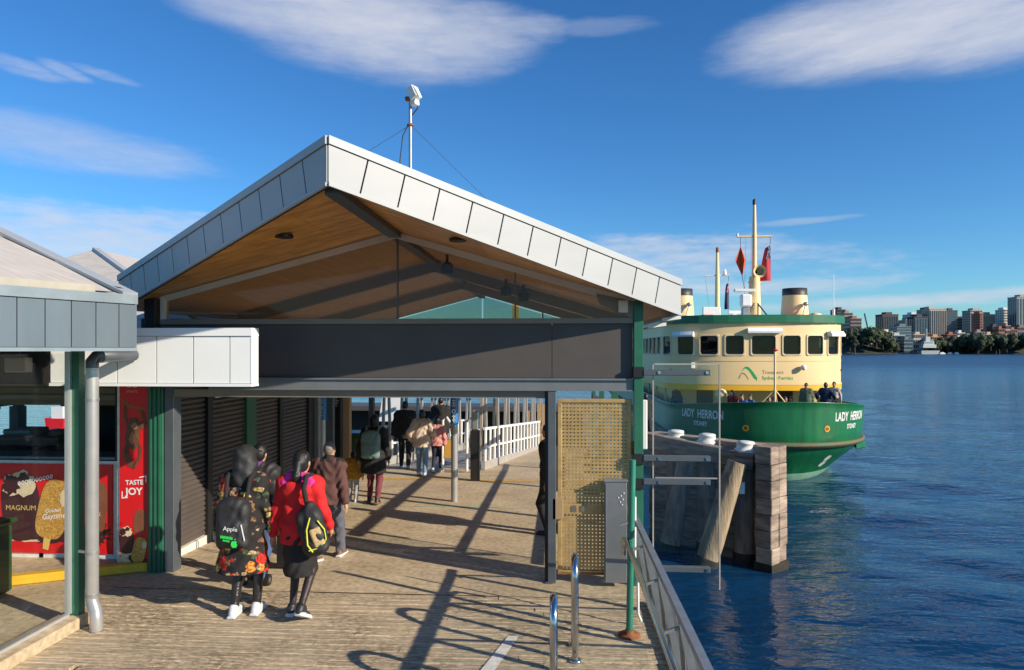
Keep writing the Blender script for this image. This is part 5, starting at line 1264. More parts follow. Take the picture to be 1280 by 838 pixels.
def c_(a, b, r0, r1, k=.03, m=0, sy=1.0, sx=1.0): return dict(t='c', a=tuple(a), b=tuple(b), r0=r0, r1=r1, k=k, m=m, sy=sy, sx=sx)
def e_(a, r, k=.03, m=0, rx=0, rz=0): return dict(t='e', a=tuple(a), r=tuple(r), k=k, m=m, rx=rx, rz=rz)
def b_(a, r, rad=.03, k=.02, m=0, rz=0, rx=0, ry=0): return dict(t='b', a=tuple(a), r=tuple(r), rad=rad, k=k, m=m, rz=rz, rx=rx, ry=ry)
def ik(a, b, l1, l2, bend):
    a = Vector(a); b = Vector(b); d = b-a; L_ = min(d.length, (l1+l2)*.999); d.normalize(); b = a+d*L_
    x = (l1*l1-l2*l2+L_*L_)/(2*L_); y = math.sqrt(max(0, l1*l1-x*x)); bd = Vector(bend); bd = (bd-d*bd.dot(d)).normalized(); return a+d*x+bd*y, b
def cloth(name, col, **kw):
    kw.setdefault('rough', .85); kw.setdefault('var', .15); kw.setdefault('scale', 6); kw.setdefault('bump', .35); kw.setdefault('bscale', 22); return mk(name, col, **kw)
SK = mk('skin', (.48,.25,.15), .5, 0, .06, 6); HAIR = mk('black_hair', (.012,.010,.010), .38, 0, .3, 30, (6,6,1), .4, 20); GREYH = mk('grey_hair', (.20,.16,.13), .6, 0, .25, 40, bump=.4)
SHW = mk('white_shoe', (.62,.62,.64), .5, 0, .08, 8); SHB = mk('dark_shoe', (.02,.02,.025), .5, 0, .2, 8); SHT = mk('tan_shoe', (.20,.10,.05), .6, 0, .1)
def person(label, px, pyf, pyh, heading, look, group=None, h=.012, pos=None, height=None, stride=(.25,-.25), lift=(0,0), crouch=0.0, lean=.03, arms=None, head=(0,0), wd=1.0):
    """figure facing local +Y; heading turns it about z (0 = walking away along the wharf)"""
    g = gnd(px, pyf) if pos is None else Vector(pos)
    d = g.x*-SI+g.y*CO
    H = height or (pyf-pyh)/F*d
    s = H/1.70
    t = thing('person', label, 'person', g, group); t.rotation_euler = (0,0,heading)
    J = {}
    sit = look.get('sit', False)
    hz_ = .90-crouch
    hip = [Vector((-.088*wd,0,hz_)), Vector((.088*wd,0,hz_))]; ank = []; knee = []
    for i in (0,1):
        a = Vector(((-.095,.095)[i]*wd, stride[i], .085+lift[i])); k_, a = ik(hip[i], a, .44, .415, (0,1,.1)); knee.append(k_); ank.append(a)
    ln = lean
    def up(z): return ln*(z-.9)/.5
    ch = Vector((0,up(1.25),1.25-crouch)); nk = Vector((0,up(1.43),1.43-crouch)); hd = Vector((head[0],up(1.58)+.02+head[1],1.585-crouch))
    sho = [Vector((-.175*wd,up(1.38),1.375-crouch)), Vector((.175*wd,up(1.38),1.375-crouch))]
    arms = arms or [(-.26*wd,-.02-.5*stride[0]*.5,.86), (.26*wd,.02-.5*stride[1]*.5,.86)]
    elb = []; wri = []
    for i in (0,1):
        w_ = Vector(arms[i]); w_.z -= crouch; e2, w_ = ik(sho[i], w_, .285, .255, ((-.35,.35)[i], -1, 0)); elb.append(e2); wri.append(w_)
    # body: one continuous skin
    B = [e_(hd+Vector((0,0,.0)), (.075,.095,.115), .02), e_(hd+Vector((0,.035,-.055)), (.055,.06,.06), .02), c_(nk+Vector((0,-.01,-.06)), hd+Vector((0,-.015,-.06)), .058, .054, .03),
         e_(hd+Vector((0,.097,-.02)), (.014,.02,.02), .012), e_(hd+Vector((-.078,-.005,-.01)), (.012,.022,.032), .008), e_(hd+Vector((.078,-.005,-.01)), (.012,.022,.032), .008),
         e_(hd+Vector((0,.086,.022)), (.05,.014,.012), .015), e_(hd+Vector((0,.085,-.063)), (.025,.012,.008), .008),
         c_(Vector((0,up(.95),.95-crouch)), ch, .115*wd, .125*wd, .05, sy=.72, sx=1.15), c_(sho[0]*.8+ch*.2, sho[1]*.8+ch*.2, .09, .09, .05), c_(hip[0]+Vector((0,0,.02)), hip[1]+Vector((0,0,.02)), .1, .1, .05)]
    for i in (0,1):
        B += [c_(hip[i], knee[i], .076*wd, .048, .03), c_(knee[i], ank[i], .047, .031, .03), c_(ank[i]+Vector((0,-.03,-.035)), ank[i]+Vector((0,.11,-.05)), .028, .022, .02),
              c_(sho[i], elb[i], .05, .038, .03), c_(elb[i], wri[i], .037, .026, .02)]
        dn = (wri[i]-elb[i]).normalized(); sd = Vector((1 if i == 0 else -1,0,0)); fw = Vector((0,1,0)); fw = (fw-dn*fw.dot(dn)).normalized(); sd = dn.cross(fw)*(1 if i==0 else -1)
        pc = wri[i]+dn*.05; B.append(c_(wri[i], wri[i]+dn*.075, .028, .032, .015, sx=.75))
        if h <= .013:
            for f, (o, l_) in enumerate(((-.027,.062),(-.009,.072),(.009,.068),(.026,.052))):
                k0 = wri[i]+dn*.095+fw*-o; k1 = k0+dn*l_*.5+sd*.012; k2 = k1+dn*l_*.4+sd*.022
                B += [c_(k0, k1, .0095, .009, .004), c_(k1, k2, .009, .0075, .004)]
            t0 = wri[i]+dn*.045+fw*.028; B += [c_(t0, t0+dn*.035+fw*.022+sd*.01, .012, .010, .008), c_(t0+dn*.035+fw*.022+sd*.01, t0+dn*.07+fw*.02+sd*.022, .010, .008, .004)]
        else: B.append(c_(wri[i]+dn*.08, wri[i]+dn*.15+sd*.02, .028, .018, .02))
    skin('body', B, min(h,.009) if h <= .013 else h, look.get('skin', SK), t, s)
    # legs
    lg = look.get('legs')
    if lg:
        ex = look.get('legfat', .014); P = [c_(hip[0]+Vector((0,0,.03)), hip[1]+Vector((0,0,.03)), .108, .108, .04, sy=.95)]
        for i in (0,1): P += [c_(hip[i], knee[i], .09*wd+ex*.6, .06+ex, .03), c_(knee[i], ank[i]+Vector((0,0,.01)), .058+ex, .04+ex*1.15, .03)]
        skin('trousers', P, h, lg, t, s, fold=look.get('legfold', .004), seed=px)
    for i in (0,1):
        a = ank[i]; tilt = lift[i]*1.4; sole = [c_(a+Vector((0,-.045,-.045+tilt*.15)), a+Vector((0,.15,-.055-tilt*.75)), .042, .036, .02), c_(a+Vector((0,-.02,.0)), a+Vector((0,.03,-.03)), .046, .045, .02), b_(a+Vector((0,.05,-.075-tilt*.3)), (.045,.145,.014), .012, .01, 1, rx=-tilt*4.2*.9)]
        if look.get('shoes'): skin('shoe', sole, min(h,.009), look['shoes'], t, s)
    # top
    tp = look.get('top')
    if tp:
        hem = look.get('hem', .82); fat = look.get('fat', .0); fl_ = look.get('flare', 0.0)
        P = [c_(Vector((0,up(hem)*.5,hem+.12-crouch)), ch, (.145+fat+fl_*.4)*wd, (.15+fat)*wd, .05, sy=.74, sx=1.1), c_(sho[0]*.86+ch*.14, sho[1]*.86+ch*.14, .10+fat*.5, .10+fat*.5, .06, sy=.9), c_(nk+Vector((0,-.01,-.08)), nk+Vector((0,-.01,.0)), .085, .07, .03)]
        P.append(c_(Vector((0,up(hem)*.3,hem-crouch)), Vector((0,0,max(hem+.13,.95)-crouch)), (.15+fat+fl_)*wd, (.145+fat)*wd, .05, sy=.8, sx=1.08))
        for i in (0,1): P += [c_(sho[i]+Vector(((.018,-.018)[i],0,-.01)), elb[i], .062+fat*.45, .054+fat*.45, .045), c_(elb[i], wri[i]+(elb[i]-wri[i]).normalized()*.015, .056+fat*.5, .044+fat*.4, .025)]
        if look.get('collar'): P.append(c_(nk+Vector((0,-.02,-.02)), nk+Vector((0,0,.05)), .085, .08, .02, 1))
        skin(look.get('topname','jacket'), P, h, tp, t, s, cutz=(hem-.02-crouch), fold=look.get('topfold', .006), seed=px*.37)
    if look.get('skirt'):
        z0, z1 = look['skirt']; f_ = look.get('skirtflare', .03); P = [c_(Vector((0,.0,1.0)), Vector((0,.0,.82)), .13, .155, .05, sy=.85), c_(Vector((0,0,.82)), Vector((0,look.get('skirty',0),z0)), .16, .15+f_, .05, sy=.85)]
        skin('skirt', P, h, look['skirtmat'], t, s, cutz=z0, fold=.008, seed=px*.6)
    hr = look.get('hair', HAIR)
    if hr:
        P = [e_(hd+Vector((0,-.012,.028)), (.087,.10,.108), .02), e_(hd+Vector((0,-.045,-.02)), (.08,.066,.085), .02)]
        st = look.get('hairstyle')
        if st == 'pony': P += [c_(hd+Vector((0,-.10,.0)), hd+Vector((.0,-.135,-.12)), .038, .044, .03), c_(hd+Vector((0,-.135,-.12)), hd+Vector((.02,-.13,-.25)), .044, .02, .02)]
        if st == 'long': P += [c_(hd+Vector((0,-.05,-.03)), hd+Vector((0,-.08,-.24)), .085, .07, .03, sy=.6), c_(hd+Vector((-.06,-.02,-.03)), hd+Vector((-.07,-.03,-.2)), .035, .03, .02), c_(hd+Vector((.06,-.02,-.03)), hd+Vector((.07,-.03,-.2)), .035, .03, .02)]
        if st == 'bob': P += [c_(hd+Vector((0,-.035,0)), hd+Vector((0,-.045,-.10)), .088, .075, .03, sy=.8)]
        if st == 'short': P = [e_(hd+Vector((0,-.012,.03)), (.081,.10,.098), .02), e_(hd+Vector((0,-.05,-.01)), (.072,.052,.07), .02)]
        skin('hair', P, h, hr, t, s, fold=.004, seed=px*.2)
    J.update(hd=hd, nk=nk, ch=ch, sho=sho, elb=elb, wri=wri, hip=hip, knee=knee, ank=ank, s=s, g=g, head=heading, t=t)
    return t, J
def carried(name, label, cat, J, group=None):
    t = thing(name, label, cat, J['g'], group); t.rotation_euler = (0,0,J['head']); return t
def lmesh(mb, name, mt, par, s):
    me = bpy.data.meshes.new(name); me.from_pydata([tuple(Vector(v)*s) for v in mb.v], [], mb.f); me.materials.append(mt); me.polygons.foreach_set('use_smooth', mb.sm); o = bpy.data.objects.new(name, me); COL.objects.link(o); o.parent = par; return o
def backpack(J, label, mt, dark, w_=.16, hgt=.23, z=1.14, dep=.085, h=.012, straps=True):
    t = carried('backpack', label, 'backpack', J); s = J['s']; y = -.145-dep
    P = [b_((0,y,z), (w_,dep,hgt), .07, .03), b_((0,y-dep*.55,z-hgt*.32), (w_*.82,dep*.75,hgt*.55), .06, .02), e_((0,y,z+hgt*.9), (w_*.75,dep*.9,.06), .03)]
    skin('pack_body', P, h, mt, t, s, fold=.006, seed=3)
    if straps:
        q = MB()
        for sx in (-1,1):
            q.tube([(sx*.10,y+.04,z+hgt*.8),(sx*.115,-.11,1.43),(sx*.125,-.02,1.475),(sx*.13,.07,1.42),(sx*.13,.125,1.3)], [.02,.024,.024,.024,.02], 8)
        lmesh(q, 'shoulder_strap', dark, t, s)
    return t, y-dep*1.32
# ---- materials for clothes
def floral():
    m = cloth('floral_coat', (.012,.010,.010), var=.1); nt = m.node_tree; n = nt.nodes; l = nt.links; b = n['Principled BSDF']
    t = n.new('ShaderNodeTexCoord'); prev = None
    nz_ = n.new('ShaderNodeTexNoise'); nz_.inputs['Scale'].default_value = 16; l.new(t.outputs['Object'], nz_.inputs['Vector'])
    ad = n.new('ShaderNodeMix'); ad.data_type = 'VECTOR'; ad.inputs[0].default_value = .07; l.new(t.outputs['Object'], ad.inputs[4]); l.new(nz_.outputs['Color'], ad.inputs[5])
    base = None
    for sc_, off, th, cols in ((8.5,0,.44,((.55,.02,.012),(.60,.22,.03),(.50,.36,.10),(.45,.05,.02))),(15,4,.36,((.30,.20,.06),(.20,.11,.05),(.42,.30,.16),(.06,.09,.04)))):
        mp = n.new('ShaderNodeMapping'); mp.inputs['Location'].default_value = (off,off,off); l.new(ad.outputs[1], mp.inputs[0])
        v = n.new('ShaderNodeTexVoronoi'); v.inputs['Scale'].default_value = sc_; l.new(mp.outputs[0], v.inputs['Vector'])
        th_ = n.new('ShaderNodeMapRange'); th_.inputs[1].default_value = th; th_.inputs[2].default_value = th+.05; th_.inputs[3].default_value = 1; th_.inputs[4].default_value = 0; l.new(v.outputs['Distance'], th_.inputs[0])
        sp = n.new('ShaderNodeSeparateColor'); l.new(v.outputs['Color'], sp.inputs[0])
        cr = n.new('ShaderNodeValToRGB'); cr.color_ramp.interpolation = 'CONSTANT'
        while len(cr.color_ramp.elements) < 4: cr.color_ramp.elements.new(.5)
        for e, p_, c in zip(cr.color_ramp.elements, (0,.3,.55,.8), cols): e.position = p_; e.color = (*c,1)
        l.new(sp.outputs[0], cr.inputs[0])
        gt_ = n.new('ShaderNodeMath'); gt_.operation = 'GREATER_THAN'; gt_.inputs[1].default_value = .22; l.new(sp.outputs[1], gt_.inputs[0])
        mu = n.new('ShaderNodeMath'); mu.operation = 'MULTIPLY'; l.new(th_.outputs[0], mu.inputs[0]); l.new(gt_.outputs[0], mu.inputs[1])
        n3 = n.new('ShaderNodeTexNoise'); n3.inputs['Scale'].default_value = 45; l.new(t.outputs['Object'], n3.inputs['Vector'])
        m4 = n.new('ShaderNodeMix'); m4.data_type = 'RGBA'; m4.blend_type = 'MULTIPLY'; m4.inputs[0].default_value = .75; l.new(cr.outputs[0], m4.inputs[6])
        r4 = n.new('ShaderNodeValToRGB'); r4.color_ramp.elements[0].position = .38; r4.color_ramp.elements[1].position = .58; r4.color_ramp.elements[0].color = (.15,.12,.12,1); r4.color_ramp.elements[1].color = (1.3,1.3,1.3,1); l.new(n3.outputs[0], r4.inputs[0]); l.new(r4.outputs[0], m4.inputs[7])
        mx_ = n.new('ShaderNodeMix'); mx_.data_type = 'RGBA'; l.new(mu.outputs[0], mx_.inputs[0])
        if base is None: mx_.inputs[6].default_value = (.012,.010,.011,1)
        else: l.new(base, mx_.inputs[6])
        l.new(m4.outputs[2], mx_.inputs[7]); base = mx_.outputs[2]
    l.new(base, b.inputs['Base Color']); return m
FLORAL = floral(); BLK = cloth('black_cloth', (.014,.013,.014)); BLKS = cloth('black_sheen', (.02,.019,.02), rough=.62)
REDJ = cloth('red_fleece', (.62,.012,.014), var=.08); PINK = cloth('magenta_cloth', (.62,.03,.26)); BROWN = cloth('brown_jacket', (.095,.04,.035)); JEANG = cloth('grey_jeans', (.10,.10,.125))
JEANB = cloth('blue_jeans', (.05,.09,.20)); NAVYC = cloth('navy_cloth', (.018,.022,.045)); PURP = cloth('purple_cloth', (.12,.03,.20)); MUST = cloth('mustard_cloth', (.42,.20,.02)); TEALB = cloth('grey_teal_cloth', (.14,.22,.22)); MAROON = cloth('maroon_cloth', (.16,.035,.05))
CREAM = cloth('cream_puffer', (.50,.40,.33)); ROSE = cloth('rose_puffer', (.52,.22,.20)); LBLUE = cloth('light_blue_denim', (.16,.28,.42)); GREYT = cloth('grey_cloth', (.32,.32,.34)); OLIVE = cloth('grey_green_cloth', (.10,.13,.09)); STOCK = cloth('sheer_stocking', (.028,.018,.018), rough=.5)
LEATH = cloth('leather_leggings', (.022,.018,.018), rough=.32)
DSOLE = [SHB, SHW]
# 1 woman in the floral coat
t1, J1 = person('person in a dark floral knee length coat and black hood, carrying a black backpack', 304, 771, 562, .05, dict(top=FLORAL, topname='floral_coat', hem=.50, flare=.075, fat=.012, legs=LEATH, legfat=.002, legfold=.002, shoes=[SHW,SHW], hair=None, collar=False, topfold=.007), h=.010, stride=(.02,.10), lift=(0,.0), arms=[(-.27,.02,.80),(.285,.06,.80)], wd=1.04)
hd = J1['hd']; s1 = J1['s']
skin('hood', [e_(hd+Vector((0,-.02,.03)), (.118,.13,.115), .03), e_(hd+Vector((0.02,-.06,-.05)), (.125,.11,.10), .04), c_(hd+Vector((0,-.05,-.10)), J1['nk']+Vector((0,-.05,.0)), .095, .13, .04, sy=.8)], .010, BLKS, t1, s1, fold=.006, seed=4)
skin('cap', [e_(hd+Vector((.0,.0,.085)), (.098,.115,.07), .02), b_(hd+Vector((.075,.075,.075)), (.07,.055,.012), .01, .02, rz=-.8)], .010, BLK, t1, s1, fold=.004)
bpk, yb = backpack(J1, 'black backpack with white and green print worn over a floral coat', BLKS, BLK, .165, .235, 1.00, .085, .010)
q = MB()
def btxt(s_, x, z, sz, mt, nm, yy, rot=0, **kw):
    q = MB(); vs, fs = text_poly(s_, sz, align='CENTER', **kw); c, sn = math.cos(rot), math.sin(rot)
    q.add([(x+v[0]*c-v[1]*sn, yy, z+v[0]*sn+v[1]*c) for v in vs], fs); return lmesh(q, nm, mt, bpk, s1)
GLOW = mk('bright_green_print', (.03,.72,.10), .5, 0, .02)
btxt('Apple', .02, .965, .060, M['text_w'], 'lettering', yb-.016, -.08, bold=.002)
q = MB()
for k in range(9): q.box(-.075+k*.0135,-.066+k*.0135,yb-.016,yb-.014,.895-.002*k,.92-.002*k+.004*(k%2))
for k in range(5): q.box(-.05+k*.0135,-.041+k*.0135,yb-.016,yb-.014,.865-.002*k,.882-.002*k)
lmesh(q, 'green_print', GLOW, bpk, s1)
q = MB(); ap_o = [(.0,.030),(.012,.036),(.026,.030),(.022,.018),(.023,.006),(.032,-.004),(.022,-.028),(.010,-.034),(0,-.030),(-.010,-.034),(-.024,-.026),(-.034,-.004),(-.032,.016),(-.022,.032),(-.010,.035)]
q.add([(.06+x*.95,yb-.016,.835+y_*.95) for x, y_ in ap_o], [tuple(range(len(ap_o)))]); q.add([(.06+x,yb-.016,.835+y_) for x, y_ in ((0,.038),(.004,.052),(.016,.060),(.013,.046))], [(0,1,2,3)]); lmesh(q, 'apple_emblem', GLOW, bpk, s1)
q = MB(); q.bar((.115,yb+.01,1.02),(.145,yb+.02,.86),.008,.008); lmesh(q, 'zip_pull', M['text_w'], bpk, s1)
# 2 woman in red
t2, J2 = person('person in a bright red fleece and black skirt, walking with one heel raised', 373, 772, 566, -.06, dict(top=REDJ, topname='red_fleece', hem=.80, fat=.012, legs=STOCK, legfat=-.005, legfold=.0005, shoes=DSOLE, hair=HAIR, hairstyle='pony', skirt=(.44,1.0), skirtmat=BLK, skirtflare=.0, topfold=.006), h=.010, stride=(.08,-.15), lift=(.0,.085), arms=[(-.29,.02,.80),(.27,.16,.90)], wd=1.05, lean=.05)
skin('pink_hood', [c_(J2['nk']+Vector((-.12,-.045,-.05)), J2['nk']+Vector((.13,-.045,-.06)), .07, .075, .03, sy=.9), c_(J2['nk']+Vector((-.09,-.03,.02)), J2['nk']+Vector((.10,-.03,.02)), .05, .05, .03)], .010, PINK, t2, J2['s'], fold=.008, seed=2)
skin('red_hood', [e_(J2['nk']+Vector((0,-.10,-.11)), (.17,.07,.10), .04)], .010, REDJ, t2, J2['s'], fold=.005, seed=9)
t = carried('shoulder_bag', 'black shoulder bag with yellow piping and a colourful pocket hanging on the red fleece', 'bag', J2); s2 = J2['s']
skin('bag_body', [b_((.23,-.17,.93), (.135,.085,.235), .08, .03, ry=.28), e_((.19,-.16,1.10), (.09,.07,.14), .05)], .010, BLKS, t, s2, fold=.007, seed=6)
q = MB(); q.tube([(.155,-.14,1.2),(.135,-.17,1.36),(.125,-.09,1.475),(.13,.03,1.47),(.15,.13,1.3),(.22,.1,1.1)], .026, 8); lmesh(q, 'bag_strap', BLK, t, s2)
YL = mk('yellow_piping', (.65,.66,.05), .5, 0, .05)
q = MB(); q.tube([(.24,-.27,1.10),(.21,-.277,.98),(.22,-.275,.83),(.27,-.265,.76)], .008, 6); q.tube([(.31,-.25,1.07),(.37,-.22,.98),(.385,-.21,.88),(.33,-.245,.80),(.235,-.275,.775)], .007, 6); lmesh(q, 'piping', YL, t, s2)
PAT = mk('patterned_pocket', (.65,.25,.10), .6, 0, .3, 40, col2=(.06,.30,.16))
skin('pocket', [b_((.305,-.235,.90), (.055,.022,.10), .02, .01, ry=.35, rz=.5)], .008, PAT, t, s2)
# 3 man in brown jacket
t3, J3 = person('grey haired person in a dark brown jacket and grey trousers, walking past the shutters', 410, 700, 553, -.10, dict(top=BROWN, hem=.84, fat=.03, legs=JEANG, legfat=.024, shoes=[SHT,SHW], hair=GREYH, hairstyle='short', legfold=.007, topfold=.008), h=.011, stride=(-.20,.22), lift=(.03,0), arms=[(-.28,.10,.85),(.30,-.05,.80)], wd=1.02)
skin('collar', [c_(J3['nk']+Vector((-.09,-.02,-.03)), J3['nk']+Vector((.09,-.02,-.03)), .06, .06, .03), c_(J3['nk']+Vector((0,-.01,0)), J3['nk']+Vector((0,-.0,.05)), .075, .07, .02), c_(J3['sho'][0]*.9+J3['nk']*.1, J3['sho'][1]*.9+J3['nk']*.1, .098, .098, .03, sy=.9)], .011, BLK, t3, J3['s'])
# 4 person behind
t4, J4 = person('dark haired person with purple collar and black padded jacket, half hidden by the floral coat', 322, 728, 557, .0, dict(top=BLKS, hem=.76, fat=.035, legs=JEANB, legfat=.02, shoes=[SHT,SHB], hair=HAIR, topfold=.010), h=.012, stride=(.15,-.18), lift=(0,.04), wd=1.05)
skin('purple_collar', [c_(J4['nk']+Vector((0,-.01,-.03)), J4['nk']+Vector((0,-.01,.01)), .092, .085, .02)], .012, PURP, t4, J4['s'])
q = MB(); 
for k in range(4): q.box(-.03,.10,-.205,-.2,1.20+k*.03,1.222+k*.03)
lmesh(q, 'back_print', mk('pale_print',(.3,.3,.31),.6), t4, J4['s'])
tr = thing('trolley', 'small black wheeled trolley pulled beside the floral coat', 'trolley', gnd(326,728)+Vector((0,-.1,0)))
gt0 = gnd(326,728)+Vector((0,-.1,0))
MB().box(gt0.x-.12,gt0.x+.10,gt0.y-.08,gt0.y+.1,.09,.42).build('trolley_body', M['blackm'], tr, .03)
for dx in (-.15,.13): MB().tube([(gt0.x+dx-.02,gt0.y,.065),(gt0.x+dx+.02,gt0.y,.065)], .065, 14).build('wheel', M['blackm'], tr); MB().tube([(gt0.x+dx-.022,gt0.y,.065),(gt0.x+dx+.022,gt0.y,.065)], .03, 10).build('wheel_hub', M['stain'], tr)
MB().tube([(gt0.x,gt0.y+.05,.42),(gt0.x,gt0.y+.15,.95)], .012, 6).build('handle', M['galv'], tr)
cs = thing('suitcase', 'small dark suitcase standing on the deck beside the red fleece', 'suitcase', gnd(357,711)); gc = gnd(357,711)
MB().box(gc.x-.09,gc.x+.09,gc.y-.08,gc.y+.1,.03,.42).build('case_body', M['blackm'], cs, .025); MB().tube([(gc.x-.05,gc.y+.1,.42),(gc.x-.05,gc.y+.1,.85),(gc.x+.05,gc.y+.1,.85),(gc.x+.05,gc.y+.1,.42)], .01, 6).build('handle', M['galv'], cs)
for dx in (-.07,.07): MB().tube([(gc.x+dx-.015,gc.y,.03),(gc.x+dx+.015,gc.y,.03)], .03, 10).build('wheel', M['blackm'], cs)
# 5 child
person('child in a mustard padded vest with a black cap of hair', 441, 627, 565, .1, dict(top=MUST, topname='vest', hem=.80, fat=.04, legs=GREYT, legfat=.02, shoes=[SHW,SHW], hair=HAIR, topfold=.01), h=.014, stride=(.1,-.1), wd=1.25)
# 6 grey backpack
t6, J6 = person('person in black with maroon leggings, wearing a grey green backpack', 467, 630, 519, .02, dict(top=BLK, hem=.62, flare=.05, fat=.02, legs=MAROON, legfat=.008, shoes=[SHB,SHT], hair=HAIR, hairstyle='bob'), h=.013, stride=(.10,-.12), lift=(0,.03), wd=1.05)
backpack(J6, 'grey green backpack on the person in maroon leggings', TEALB, TEALB, .18, .25, 1.15, .09, .014)
# 7, 8 couple
t7, J7 = person('person in a cream padded jacket and blue jeans at the gangway', 527, 596, 513, .05, dict(top=CREAM, topname='padded_jacket', hem=.78, fat=.05, legs=LBLUE, legfat=.012, shoes=[SHW,SHT], hair=HAIR, topfold=.010), h=.014, stride=(.12,-.08), arms=[(-.3,.1,.95),(.3,.1,1.0)])
t8, J8 = person('smaller person in a rose pink padded jacket and dark trousers at the gangway', 546, 591, 521, .0, dict(top=ROSE, topname='padded_jacket', hem=.84, fat=.04, legs=NAVYC, legfat=.012, shoes=[SHW,SHW], hair=HAIR, hairstyle='bob', topfold=.010), h=.014, stride=(-.10,.16), lift=(.05,0))
t = carried('shopping_bag', 'tan paper shopping bag carried beside the rose pink jacket', 'bag', J8); s8 = J8['s']
TAN = mk('paper_bag', (.50,.27,.06), .7, 0, .1)
q = MB(); q.add([(.22,-.05,.45),(.52,-.05,.45),(.52,.12,.45),(.22,.12,.45),(.25,-.03,.98),(.56,-.03,1.02),(.56,.08,1.02),(.25,.08,.98)], [(0,3,2,1),(0,1,5,4),(1,2,6,5),(2,3,7,6),(3,0,4,7)]); lmesh(q, 'bag_body', TAN, t, s8)
q = MB(); q.tube([(.32,-.03,1.0),(.34,.0,1.14),(.46,.0,1.16),(.48,-.03,1.0)], .01, 6); lmesh(q, 'bag_handle', M['tan'], t, s8)
# 9, 10, 11 dark figures
person('tall person all in black walking onto the gangway left of the cream jacket', 506, 585, 502, .1, dict(top=BLK, hem=.78, fat=.04, legs=BLK, legfat=.015, shoes=[SHB,SHW], hair=HAIR, hairstyle='short'), h=.014, stride=(.15,-.15), lift=(0,.04), wd=1.1)
person('person in a black coat ahead on the gangway behind the rose pink jacket', 551, 571, 497, .1, dict(top=BLK, hem=.70, fat=.05, legs=BLK, legfat=.015, shoes=[SHB,SHB], hair=HAIR, hairstyle='short'), h=.015, stride=(.1,-.1), wd=1.1)
person('person in black leaning just inside the mesh gate, mostly hidden by the gate jamb', 690, 668, 530, 1.2, dict(top=BLK, hem=.72, fat=.05, legs=BLK, legfat=.02, shoes=[SHB,SHB], hair=HAIR), h=.014, stride=(.02,-.04), wd=1.1)
# ferry passengers on the foredeck
FZ = -.45
def pax(label, px, pyh, d, heading, look, crouch=0.0, **kw):
    p = atd(px, 490, d); zt_ = CZ+(437-pyh)/F*d
    Hh = 1.70; cr = max(0.0, FZ+Hh-zt_) if crouch is None else crouch
    return person(label, px, 0, 0, heading, look, 'passengers on the ferry foredeck', h=.022, pos=(p.x,p.y,FZ), height=1.70 if cr == 0 else 1.70, crouch=cr, stride=(.05,-.02) if cr == 0 else (.30,.34), **kw)
BLUEC = cloth('blue_cloth', (.03,.08,.36)); PINKC = cloth('dusty_pink', (.42,.14,.14)); DNAV = cloth('dark_navy_cloth', (.016,.024,.06))
pax('passenger with long dark hair over a dark red top, seated at the bow', 916, 488, 29.6, 2.4, dict(top=cloth('dark_red_cloth',(.30,.02,.03)), hem=.85, legs=BLK, hair=HAIR, hairstyle='long'), crouch=None)
pax('seated passenger in a blue jacket beside the dark red top', 928, 493, 29.8, 2.6, dict(top=BLUEC, hem=.85, legs=BLK, hair=HAIR), crouch=None)
pax('seated passenger in blue with dark hair near the bow brace', 939, 493, 29.9, 2.0, dict(top=BLUEC, hem=.85, legs=BLK, hair=HAIR, hairstyle='short'), crouch=None)
pax('seated child in dusty pink left of the jackstaff', 961, 496, 29.8, 3.0, dict(top=PINKC, hem=.85, legs=BLK, hair=HAIR), crouch=None)
pax('seated child with brown hair just left of the jackstaff', 967, 496, 29.9, 3.3, dict(top=PINKC, hem=.85, legs=BLK, hair=mk('brown_hair',(.10,.045,.02),.5,0,.2,30)), crouch=None)
pax('seated child in a dark top just right of the jackstaff', 981, 496, 29.8, 3.2, dict(top=NAVYC, hem=.85, legs=BLK, hair=HAIR), crouch=None)
pax('seated child with black hair between jackstaff and standing passenger', 989, 496, 29.9, 3.0, dict(top=BLK, hem=.85, legs=BLK, hair=HAIR), crouch=None)
tt, JJ = pax('standing passenger in a grey green jacket and sunglasses at the bow', 1008, 479, 29.5, 2.7, dict(top=OLIVE, hem=.80, fat=.03, legs=BLK, hair=HAIR, hairstyle='short'))
q = MB(); hd = JJ['hd']; q.box(hd.x-.075,hd.x+.075,hd.y+.085,hd.y+.11,hd.z+.0,hd.z+.04); lmesh(q, 'sunglasses', M['blackm'], tt, JJ['s'])
pax('standing passenger in a navy jacket, back turned, at the right of the bow', 1032, 479, 29.6, -.5, dict(top=DNAV, hem=.80, fat=.05, legs=BLK, hair=HAIR), arms=[(-.36,.1,1.0),(.36,.1,1.0)])
pax('passenger in a pale top standing behind the navy jacket', 1043, 483, 30.4, 2.6, dict(top=CREAM, hem=.80, legs=BLK, hair=mk('brown_hair',(.10,.045,.02),.5,0,.2,30)))
p = atd(808,500,24.5); person('person in black standing on the pontoon edge beyond the white plate', 808, 0, 0, .3, dict(top=BLK, hem=.8, fat=.03, legs=BLK, hair=HAIR), h=.022, pos=(p.x,p.y,-.6), height=1.68)
p = atd(838,520,33.0); person('passenger in navy standing on the ferry side deck', 838, 0, 0, 2.2, dict(top=DNAV, hem=.8, fat=.03, legs=BLK, hair=HAIR), h=.022, pos=(p.x+.3,p.y,FZ-.3), height=1.7)
